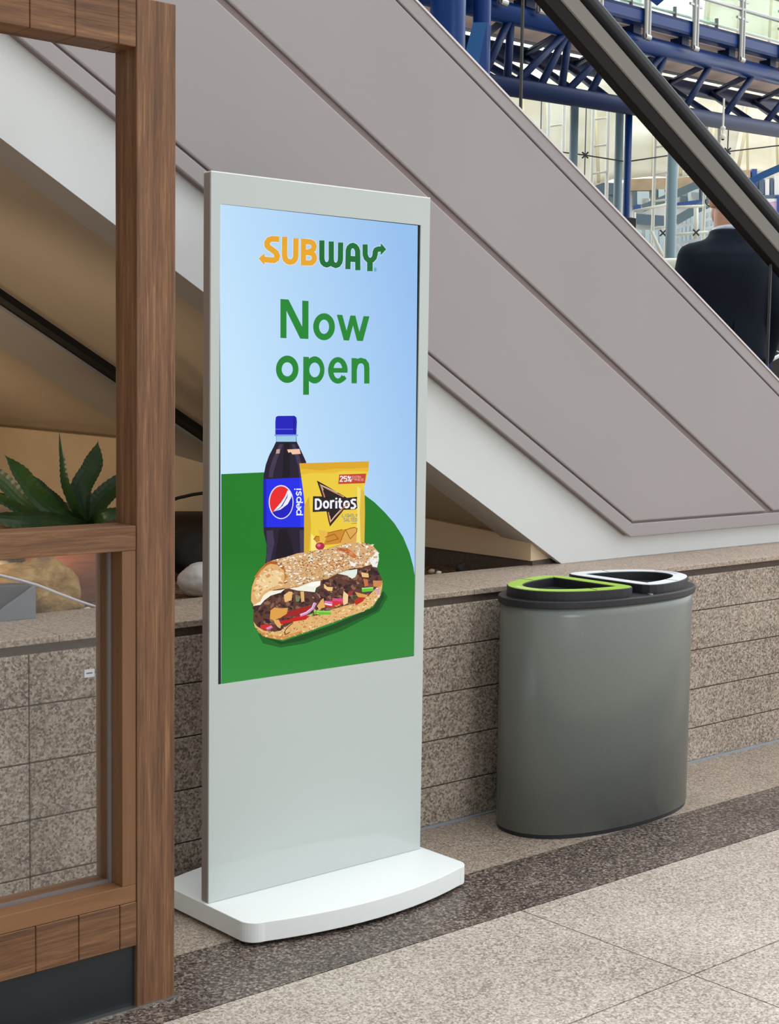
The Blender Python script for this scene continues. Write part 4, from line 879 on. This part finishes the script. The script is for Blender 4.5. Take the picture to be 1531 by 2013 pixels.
# jacket: torso and sleeves in one surface
jk = MB()
ellloft(jk, [(0.885, 0, 0.005, .205, .15), (0.95, 0, 0.005, .202, .148), (1.08, 0, 0, .190, .140), (1.2, 0, 0, .198, .142), (1.32, 0, -.004, .205, .138), (1.385, 0, -.010, .190, .118), (1.43, 0, -.012, .145, .09), (1.468, 0, -.010, .098, .085), (1.500, 0, -0.010, .086, .082)], e=2.3)
for sd in (-1, 1):
    sh = Vector((sd*0.178, -0.008, 1.368)); el = Vector((sd*0.240, -0.03, 1.11)); wr = Vector((sd*0.235, 0.09, 0.905))
    capsule(jk, (sd*0.10, -0.008, 1.395), sh, 0.06, 0.066); capsule(jk, sh, el, 0.068, 0.058); capsule(jk, el, wr, 0.058, 0.046)
jo = remeshed(jk, 'jacket', M['suit'], per, 0.008, 8)
MB().box(-0.0015, 0.0015, -0.152, -0.140, 0.89, 1.06).build('jacket_vent', M['black'], per)
cr_ = MB(); 
cr_.loft([[(0.080*math.cos(2*math.pi*k/28), -0.008+0.078*math.sin(2*math.pi*k/28), 1.482+z0-0.016*math.sin(2*math.pi*k/28)) for k in range(28)] for z0 in (0.0, 0.021)], caps=False)
co = cr_.build('shirt_collar', M['shirt'], per, smooth=True); s_ = co.modifiers.new('solid', 'SOLIDIFY'); s_.thickness = 0.004
tr_ = MB()
ellloft(tr_, [(0.80, 0, 0, .175, .115), (0.90, 0, 0, .178, .118), (0.98, 0, 0, .17, .115)])
for sd in (-1, 1): capsule(tr_, (sd*0.09, 0, 0.86), (sd*0.10, 0.01, 0.50), 0.098, 0.075); capsule(tr_, (sd*0.10, 0.01, 0.50), (sd*0.105, -0.02, 0.11), 0.075, 0.065)
remeshed(tr_, 'trousers', M['suit'], per, 0.01, 6)
for sd in (-1, 1):
    sh_ = MB(); capsule(sh_, (sd*0.105, -0.045, 0.052), (sd*0.118, 0.15, 0.045), 0.050, 0.044); remeshed(sh_, 'shoe', M['leather'], per, 0.01, 4)
gs = MB(); gz = hcz+0.008
def hp(x, y, z): return HR @ Vector((x, y, 0))+Vector((0, 0, gz+z))
for sd in (-1, 1):
    gs.tube([hp(sd*0.089, 0.0, -0.004), hp(sd*0.086, 0.03, 0.004), hp(sd*0.070, 0.102, 0.006)], 0.0026, 8)
    cc = [hp(sd*(0.038+0.031*math.cos(2*math.pi*k/20)), 0.108, 0.021*math.sin(2*math.pi*k/20)-0.004) for k in range(21)]; gs.tube(cc, 0.0026, 6, caps=False)
gs.tube([hp(-0.008, 0.110, 0.0), hp(0.008, 0.110, 0.0)], 0.002, 6)
gs.build('glasses', M['leather'], per, smooth=True)

# ================================================================== FOOTBRIDGE (triangular blue truss)
A_, B_ = at(971, 20, 27), at(1531, 151, 36)          # near top chord
a_, b_ = at(971, 166, 27), at(1531, 256, 36)         # bottom chord
Dn = (B_-A_); Dh = Vector((Dn.x, Dn.y, 0)).normalized(); Np = Vector((-Dh.y, Dh.x, 0))
if Np.dot(Vector((fw.x, fw.y, 0))) < 0: Np = -Np
WID = 2.3
a_ = a_ + Np*0.0; b_ = b_ + Np*0.0
br = thing('footbridge', A_+Np*1.1-Vector((0, 0, 1.5)), 'blue steel truss footbridge with glass railings high across the atrium', 'footbridge')
def Tp(u): return A_+Dn*u
def Bt(u): return a_+(b_-a_)*u
def Fp(u): return A_+Dn*u+Np*WID-Vector((0, 0, 0.03))
def pxu(x):
    """position along the bridge of the column x on the near chord"""
    lo, hi = -1.0, 2.0
    for _ in range(40):
        m_ = (lo+hi)/2; q = Tp(m_)-CAM; xx = 765.5+FPX*q.dot(rt)/q.dot(fw)
        if xx < x: lo = m_
        else: hi = m_
    return lo
def pxb(x):
    lo, hi = -1.0, 2.0
    for _ in range(40):
        m_ = (lo+hi)/2; q = Bt(m_)-CAM; xx = 765.5+FPX*q.dot(rt)/q.dot(fw)
        if xx < x: lo = m_
        else: hi = m_
    return lo
U0, U1 = -0.5, 1.5
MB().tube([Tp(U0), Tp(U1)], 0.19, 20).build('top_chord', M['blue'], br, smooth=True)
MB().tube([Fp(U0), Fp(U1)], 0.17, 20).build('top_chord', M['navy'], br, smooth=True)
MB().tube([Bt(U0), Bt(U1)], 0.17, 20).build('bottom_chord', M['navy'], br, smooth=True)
tn = [760, 830, 905, 1005, 1120, 1215, 1310, 1400, 1485, 1570, 1650]
bn = [996, 1057, 1102, 1154, 1210, 1268, 1340, 1416, 1497, 1575, 1650]
def diag(p_, q_, r_=0.075, m_='navy'): MB().tube([p_, q_], r_, 10).build('diagonal', M[m_], br, smooth=True)
for t_, b2 in ((800, 720), (800, 790), (905, 800), (905, 870), (1005, 945), (1005, 996), (1120, 1006), (1120, 1057), (1120, 1102), (1215, 1106), (1215, 1154), (1310, 1215), (1310, 1268), (1400, 1338), (1485, 1416), (1570, 1497), (1650, 1575)): diag(Tp(pxu(t_)), Bt(pxb(b2)))
for t_, b2 in ((1005, 996), (1055, 1048), (1120, 1100), (1215, 1150), (1290, 1210), (1390, 1340), (1475, 1414), (1560, 1494), (1640, 1570)):
    diag(Fp(pxu(t_)-0.0), Bt(pxb(b2)))
for i in range(len(tn)-1): MB().tube([Tp(pxu(tn[i])), Fp(pxu(tn[i+1]))], 0.07, 10).build('cross_brace', M['navy'], br, smooth=True)
dk = MB(); ud = Vector((0, 0, 1))
def deckslab(mb, n0, n1, h0, h1, mi=0):
    P = [Tp(U0)+Np*n0+ud*h0, Tp(U1)+Np*n0+ud*h0, Tp(U1)+Np*n1+ud*h0, Tp(U0)+Np*n1+ud*h0]; mb.hexa(P+[q+ud*(h1-h0) for q in P], mi)
deckslab(dk, -0.05, WID+0.1, 0.30, 0.42); dk.build('deck', M['deck_under'], br)
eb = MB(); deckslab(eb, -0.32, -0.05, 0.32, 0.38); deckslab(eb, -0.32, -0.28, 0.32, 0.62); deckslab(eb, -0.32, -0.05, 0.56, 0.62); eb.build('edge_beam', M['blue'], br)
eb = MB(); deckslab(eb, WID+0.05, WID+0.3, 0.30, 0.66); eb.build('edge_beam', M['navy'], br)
posts = [700, 790, 875, 955, 1030, 1145, 1240, 1335, 1427, 1508, 1585]
for x in posts:
    u = pxu(x); q = Tp(u)
    MB().bar(q+ud*0.15, q+ud*0.33, 0.28, 0.30, upv=Dh).build('spacer_block', M['navy'], br)
    w = q-Np*0.36
    ps = MB(); ps.tube([w+ud*0.02-Dh*0.05, w+ud*1.95-Dh*0.05], 0.05, 10); ps.tube([w+ud*0.02+Dh*0.09, w+ud*1.55+Dh*0.09], 0.04, 10)
    for h in (0.95, 1.35, 1.75): ps.bar(w+ud*h-Dh*0.25, w+ud*h+Dh*0.28, 0.05, 0.05)
    ps.build('railing_post', M['steel'], br); MB().tube([w-Dh*0.09+ud*0.06, w+Dh*0.11+ud*0.06], 0.065, 12).build('post_clamp', M['steel'], br)
    f_ = Tp(u)+Np*(WID+0.2); MB().tube([f_+ud*0.5, f_+ud*1.9], 0.05, 8).build('railing_post', M['dark_steel'], br)
for h, n_ in ((1.62, -0.36), (1.15, -0.36)): MB().tube([Tp(U0)+Np*n_+ud*h, Tp(U1)+Np*n_+ud*h], 0.045, 10).build('railing_rail', M['steel'], br, smooth=True)
for h in (1.75, 1.2): MB().tube([Tp(U0)+Np*(WID+0.2)+ud*h, Tp(U1)+Np*(WID+0.2)+ud*h], 0.04, 8).build('railing_rail', M['steel'], br, smooth=True)
for n_ in (-0.30, WID+0.15):
    us = [pxu(x) for x in posts]
    for u0_, u1_ in zip(us[:-1], us[1:]):
        P = [Tp(u0_+0.01)+Np*n_+ud*0.7, Tp(u1_-0.01)+Np*n_+ud*0.7, Tp(u1_-0.01)+Np*(n_+0.02)+ud*0.7, Tp(u0_+0.01)+Np*(n_+0.02)+ud*0.7]
        MB().hexa(P+[q+ud*1.15 for q in P]).build('glass_panel', M['green_glass'], br)

# ---- blue columns
def column(px, dep, rad, label, m_, z1=14, name='steel_column', py=100, n=32):
    q = at(px, py, dep); o_ = MB().tube([(q.x, q.y, -0.01), (q.x, q.y, z1)], rad, n).build(name, m_, smooth=True); return tag(o_, label, 'column')
column(879, 24, 0.285, 'thick dark blue round column above the escalator cladding', M['blue'])
column(946, 26, 0.155, 'slimmer blue round column where the footbridge begins', M['blue'])
p0, p1, p2, p3 = at(934, 42, 24.8), at(962, 44, 24.8), at(965, 138, 24.8), at(918, 112, 24.8)
q = MB().prism([at(930, 44, 24.8), at(957, 44, 24.8), at(938, 140, 24.8), at(914, 104, 24.8)], Vector((fw.x, fw.y, 0))*0.35)
q.prism([at(957, 44, 24.8), at(966, 52, 24.9), at(956, 140, 24.9), at(938, 140, 24.8)], Vector((fw.x, fw.y, 0))*0.35, 1)
tag(q.build('column_bracket', [M['bright_blue'], M['blue']]), 'faceted bright blue bracket against the slimmer blue column', 'bracket')
column(1234, 31, 0.075, 'slim blue post below the footbridge', M['blue'], z1=at(1234, 205, 31).z, py=300, n=16)
column(1216, 31.5, 0.088, 'teal grey post beside the slim blue post', M['teal'], z1=at(1216, 205, 31.5).z, py=300, n=16)
column(1128, 31, 0.088, 'teal grey post left of the slim blue post, below the footbridge', M['teal'], z1=at(1128, 190, 31).z, py=260, n=16)
column(1320, 30, 0.105, 'grey green post left of the person', M['teal'], z1=at(1320, 220, 30).z, py=400, n=16)
q = at(1225, 445, 30); tag(MB().box(q.x-0.22, q.x+0.22, q.y-0.15, q.y+0.15, q.z-0.4, q.z+0.17).build('equipment_box', M['black'], bevel=0.02), 'black box around the foot of the slim blue post', 'box')

# ---- ladder like mullions of the glazed wall
cw = thing('glazed_wall', at(1180, 560, 33), 'tall glazed wall with cream tubular mullions beyond the escalator', 'glass wall')
RH = Vector((rt.x, rt.y, 0)).normalized()
def vert(px, dep, r_, z0, z1, m_, name, py=300):
    z1 = at(px, 166+(px-971)*0.16, dep).z
    q_ = at(px, py, dep); return MB().tube([(q_.x, q_.y, z0), (q_.x, q_.y, z1)], r_, 8).build(name, m_, cw, smooth=True)
for (x0, x1) in ((1077, 1107), (1164, 1194), (1287, 1314), (1387, 1412)):
    vert(x0, 37, 0.042, 0, 8.5, M['cream_steel'], 'mullion'); vert(x1, 37, 0.045, 0, 8.5, M['cream_steel'], 'mullion')
    for k, py in enumerate(range(234, 620, 53)):
        MB().tube([at(x0, py+(x0 % 40)*0.4, 37), at(x1, py-4+(x0 % 40)*0.4, 37)], 0.026, 8).build('rung', M['cream_steel'], cw, smooth=True)
for x in (1062, 1150, 1430, 1022, 1322): vert(x, 36.5, 0.014, 0, 8.5, M['dark_steel'], 'cable')
for pl in ([(1095,298),(1150,305),(1225,317)], [(1238,317),(1312,306)], [(1400,292),(1430,298),(1531,286),(1600,280)], [(1315,408),(1384,405)], [(1318,462),(1392,456)], [(1246,415),(1312,402)]):
    MB().tube([at(x, y, 31.4) for x, y in pl], 0.014 if pl[0][1] < 350 else 0.03, 8).build('tie_rod', M['dark_steel'] if pl[0][1] < 350 else M['cream_steel'], cw, smooth=True)
for x, y in ((1150, 305), (1430, 297), (1368, 457), (1303, 458)):
    sb = MB(); q_ = at(x, y, 31.3)
    for an in (45, 135): d_ = (RH*math.cos(math.radians(an))+ud*math.sin(math.radians(an)))*0.09; sb.tube([q_-d_, q_+d_], 0.018, 8)
    sb.build('glass_fitting', M['dark_steel'], cw)
MB().tube([at(1280, 455, 31.8), at(1303, 505, 31.8)], 0.04, 8).build('brace', M['cream_steel'], cw, smooth=True)
MB().tube([at(1246, 415, 31.8), at(1246, 470, 31.8)], 0.04, 8).build('brace', M['cream_steel'], cw, smooth=True)
MB().tube([at(1368, 408, 31.8), at(1368, 470, 31.8)], 0.05, 8).build('brace', M['cream_steel'], cw, smooth=True)
# camera domes
sc_ = thing('security_camera', at(1421, 255, 31), 'white double dome security camera hung under the footbridge', 'security camera')
sc_q = at(1421, 252, 31); MB().ball(sc_q, 0.055, (1, 1, 0.9)).build('mount', M['cream_steel'], sc_, smooth=True)
MB().ball(sc_q-ud*0.17, 0.062, (1, 1, 1.0)).build('dome', M['cream_steel'], sc_, smooth=True); MB().ball(sc_q-ud*0.215, 0.036, (1, 1, 0.9)).build('lens', M['black'], sc_, smooth=True)
MB().tube([sc_q+ud*0.6, sc_q-ud*0.1], 0.02, 8).build('stem', M['cream_steel'], sc_)

# ---- fabric canopies outside
def canopy(name, ctrl, label, nu=28, nv=14, sag=0.8, ribs=6):
    """ctrl: four corners (near-left-top, right-top, right-bottom, left-bottom)"""
    c0, c1, c2, c3 = [Vector(q) for q in ctrl]; vs = []; fs = []
    for j in range(nv+1):
        for i in range(nu+1):
            u, v = i/nu, j/nv; p_ = (c0*(1-u)+c1*u)*(1-v)+(c3*(1-u)+c2*u)*v
            p_ = p_-ud*sag*math.sin(math.pi*u)*math.sin(math.pi*v)*0.5-Vector((fw.x, fw.y, 0))*sag*(abs(math.sin(math.pi*u*ribs*0.5))-0.5)*0.8
            vs.append(p_)
    for j in range(nv):
        for i in range(nu): fs.append((j*(nu+1)+i, j*(nu+1)+i+1, (j+1)*(nu+1)+i+1, (j+1)*(nu+1)+i))
    mb = MB().add(vs, fs); t_ = thing(name, c3, label, 'canopy'); o_ = mb.build('fabric', M['fabric'], t_, smooth=True); so = o_.modifiers.new('solid', 'SOLIDIFY'); so.thickness = 0.03
    for k in range(ribs+1):
        u = k/ribs; MB().tube([c0*(1-u)+c1*u-Vector((fw.x, fw.y, 0))*0.6, (c0*(1-u)+c1*u)*0.5+(c3*(1-u)+c2*u)*0.5-ud*sag*0.45*math.sin(math.pi*u)-Vector((fw.x, fw.y, 0))*0.6, c3*(1-u)+c2*u-Vector((fw.x, fw.y, 0))*0.6], 0.05, 8).build('seam', M['seam'], t_, smooth=True)
    return t_
M['seam'] = mat('beige_seam', srgb(206, 196, 160), 0.7)
canopy('fabric_canopy', (at(880, 120, 52), at(1215, 160, 48), at(1215, 352, 42), at(930, 420, 46)), 'pale cream tensile canopy left of the slim blue post', ribs=7)
canopy('fabric_canopy', (at(420, 60, 62), at(865, 120, 57), at(865, 420, 52), at(420, 450, 56)), 'cream tensile canopy at the far left behind the escalator cladding', ribs=6)
canopy('fabric_canopy', (at(1225, 120, 56), at(1470, 190, 50), at(1440, 345, 44), at(1225, 352, 46)), 'bright white tensile canopy between slim blue post and handrail', ribs=4)
canopy('fabric_canopy', (at(1405, 170, 62), at(1700, 170, 58), at(1700, 330, 55), at(1405, 345, 57)), 'cream tensile canopy right of the handrail', ribs=5)
canopy('fabric_canopy', (at(1395, -60, 62), at(1700, -90, 58), at(1700, 110, 52), at(1380, 100, 56)), 'greenish cream canopy seen above the footbridge railing', ribs=5)

# ---- buildings outside
M['bld_white'] = mat('pale_facade', srgb(248, 250, 252), 0.6); M['bld_brown'] = mat('brown_fascia', srgb(186, 164, 142), 0.7, noise_amt=0.15, noise_scale=2); M['bld_glass'] = mat('blue_grey_window', srgb(200, 222, 238), 0.1, spec=0.8); M['bld_dark'] = mat('dark_window', srgb(98, 118, 138), 0.15)
M['bld_cream'] = mat('cream_facade', srgb(244, 234, 214), 0.7); M['lilac'] = mat('lilac_banner', srgb(226, 196, 234), 0.6); M['bld_blue'] = mat('blue_cladding', srgb(56, 88, 160), 0.5)
FH = Vector((fw.x, fw.y, 0)).normalized()
def quad3(pxs, dep, th, m_, name, parent, mi=0): return MB().prism([at(x, y, dep) for x, y in pxs], FH*th).build(name, m_, parent)
bl = thing('shop_building', at(1320, 600, 48), 'low building with brown fascia and blue glazing beyond the glass wall', 'building')
quad3([(1110,352),(1215,360),(1470,345),(1470,560),(1110,560)], 50, 3, M['bld_white'], 'wall', bl)
quad3([(1235,352),(1400,346),(1400,372),(1235,375)], 49.8, 0.4, M['bld_brown'], 'fascia', bl)
quad3([(1160,358),(1215,360),(1215,385),(1160,378)], 49.8, 0.4, M['bld_dark'], 'fascia', bl)
for (x0, x1, y0, y1, m_) in ((1244,1251,376,406,'bld_dark'),(1252,1276,376,402,'bld_glass'),(1284,1292,372,396,'bld_dark'),(1294,1306,372,398,'bld_glass'),(1338,1350,385,396,'bld_dark'),(1352,1374,372,398,'bld_glass'),(1377,1392,366,396,'bld_dark'),(1262,1278,390,404,'bld_cream'),(1358,1374,378,396,'bld_cream'),(1180,1200,385,410,'bld_dark'),(1206,1214,380,425,'bld_glass')):
    quad3([(x0,y0),(x1,y0),(x1,y1),(x0,y1)], 49.7, 0.2, M[m_], 'window', bl)
quad3([(1245,404),(1270,402),(1270,410),(1245,411)], 49.6, 0.2, M['bld_blue'], 'sill', bl); quad3([(1332,398),(1380,392),(1380,400),(1332,403)], 49.6, 0.2, M['bld_blue'], 'sill', bl)
quad3([(1251,420),(1305,424),(1305,444),(1251,440)], 49.6, 0.2, M['bld_dark'], 'window', bl)
for i, x in enumerate(range(1334, 1400, 8)):
    for j in range(7):
        y = 432+j*17-i*2
        quad3([(x,y),(x+4.5,y-2),(x+4.5,y+9),(x,y+11)], 49.6, 0.15, M['bld_glass'], 'window', bl)
for x in (1252, 1268, 1284, 1296): quad3([(x,452),(x+9,452),(x+9,520),(x,520)], 49.6, 0.15, M['bld_glass'], 'window', bl)
b2 = thing('office_building', at(1490, 560, 52), 'building with blue posts and a lilac banner right of the handrail', 'building')
quad3([(1436,338),(1640,330),(1640,640),(1436,640)], 54, 3, M['bld_cream'], 'wall', b2)
quad3([(1442,336),(1475,334),(1475,352),(1442,354)], 53.7, 0.3, M['bld_brown'], 'fascia', b2); quad3([(1478,332),(1488,332),(1488,390),(1478,388)], 53.7, 0.5, M['bld_blue'], 'column', b2)
for (x0, x1, y0, y1, m_) in ((1492,1502,352,382,'bld_dark'),(1504,1512,352,384,'bld_white'),(1514,1520,350,384,'bld_dark'),(1522,1560,345,384,'bld_white'),(1460,1476,354,372,'lilac')): quad3([(x0,y0),(x1,y0),(x1,y1),(x0,y1)], 53.7, 0.2, M[m_], 'window', b2)
quad3([(1485,384),(1640,380),(1640,390),(1485,390)], 53.6, 0.4, M['bld_dark'], 'sill', b2); quad3([(1485,391),(1640,388),(1640,396),(1485,398)], 53.5, 0.4, M['bld_white'], 'sill', b2)
quad3([(1500,398),(1528,396),(1528,445),(1500,440)], 53.5, 0.3, M['lilac'], 'banner', b2); quad3([(1528,385),(1536,385),(1536,620),(1528,620)], 53.4, 0.5, M['bld_blue'], 'column', b2)
b3 = thing('tower_building', at(1230, 700, 75), 'pale tower with bluish windows seen above the footbridge', 'building')
quad3([(1218,-60),(1262,-60),(1262,40),(1218,40)], 75, 4, M['bld_white'], 'wall', b3)
for k in range(5): quad3([(1223,-40+k*15),(1234,-40+k*15),(1234,-31+k*15),(1223,-31+k*15)], 74.8, 0.3, M['bld_glass'], 'window', b3)
quad3([(1316,150),(1352,156),(1352,205),(1316,200)], 74.8, 4, M['bld_white'], 'wall', b3)
for x, y in ((1319,168),(1330,168)): quad3([(x,y),(x+7,y),(x+7,y+34),(x,y+32)], 74.6, 0.3, M['bld_dark'], 'window', b3)
# outdoor stair stringers
for pl, r_, m_, lab in (([(1262,410),(1305,392),(1372,362),(1400,350)], 0.11, 'teal', 'teal grey sloping beam beyond the glass wall, the upper one'), ([(1328,434),(1366,412),(1400,396)], 0.13, 'teal', 'teal grey sloping beam beyond the glass wall, the lower one'), ([(1455,366),(1500,344),(1560,318)], 0.10, 'bright_blue', 'bright blue sloping beam right of the handrail')):
    q_ = [at(x, y, 44) for x, y in pl]; mb = MB()
    for s_, e_ in zip(q_[:-1], q_[1:]): mb.bar(s_, e_, 0.15, r_*2)
    tag(mb.build('stair_stringer', M[m_]), lab, 'beam')
p_ = [at(1268, -8, 24), at(1312, -6, 24), at(1292, 11, 24)]
tag(MB().prism(p_, FH*0.03).build('pennant', M['blue']), 'tip of a blue pennant at the top above the footbridge', 'flag')
# pale counter dome left of the person, dark reception desk at lower right
q_ = at(1322, 560, 14); dm = MB()
dm.loft([[(q_.x+r_*math.cos(2*math.pi*k/32), q_.y+r_*math.sin(2*math.pi*k/32), q_.z+z) for k in range(32)] for r_, z in ((0.26, -q_.z), (0.26, 0.13), (0.24, 0.20), (0.18, 0.232), (0.001, 0.24))])
tag(dm.build('rounded_bollard', mat('pale_grey_green_shell', srgb(188, 188, 172), 0.5), smooth=True), 'pale rounded grey hood just left of the person', 'bollard')
dsk = thing('reception_desk', at(1500, 760, 9.6), 'dark curved desk with steel rails below the handrail at the right edge', 'desk')
def arc_pts(pl, dep): return [at(x, y, dep) for x, y in pl]
MB().prism(arc_pts([(1380,668),(1470,656),(1512,660),(1580,700),(1640,900),(1380,900)], 9.6), FH*1.0).build('front', mat('dark_desk_laminate', srgb(58, 54, 50), 0.25), dsk)
MB().prism(arc_pts([(1512,430),(1640,430),(1640,720),(1512,720)], 10.8), FH*0.2).build('back_panel', mat('dark_panel', srgb(52, 48, 46), 0.4), dsk)
MB().tube(arc_pts([(1410,656),(1450,655),(1490,657),(1512,661),(1545,675),(1590,700)], 9.4), 0.006, 8).build('upper_rail', M['steel'], dsk, smooth=True)
MB().tube(arc_pts([(1430,680),(1470,680),(1510,684),(1550,700)], 9.4), 0.005, 8).build('lower_rail', M['steel'], dsk, smooth=True)
MB().tube(arc_pts([(1485,724),(1510,711),(1560,684)], 9.2), 0.011, 10).build('sloping_rail', M['label_white'], dsk, smooth=True)
MB().prism(arc_pts([(1474,704),(1490,699),(1515,704),(1515,735),(1500,735)], 9.3), FH*0.15).build('blue_inset', M['blue'], dsk)
MB().ball(at(1521, 656, 9.2), 0.026, (1.1, 1, 0.8)).build('chrome_cap', M['steel'], dsk, smooth=True)
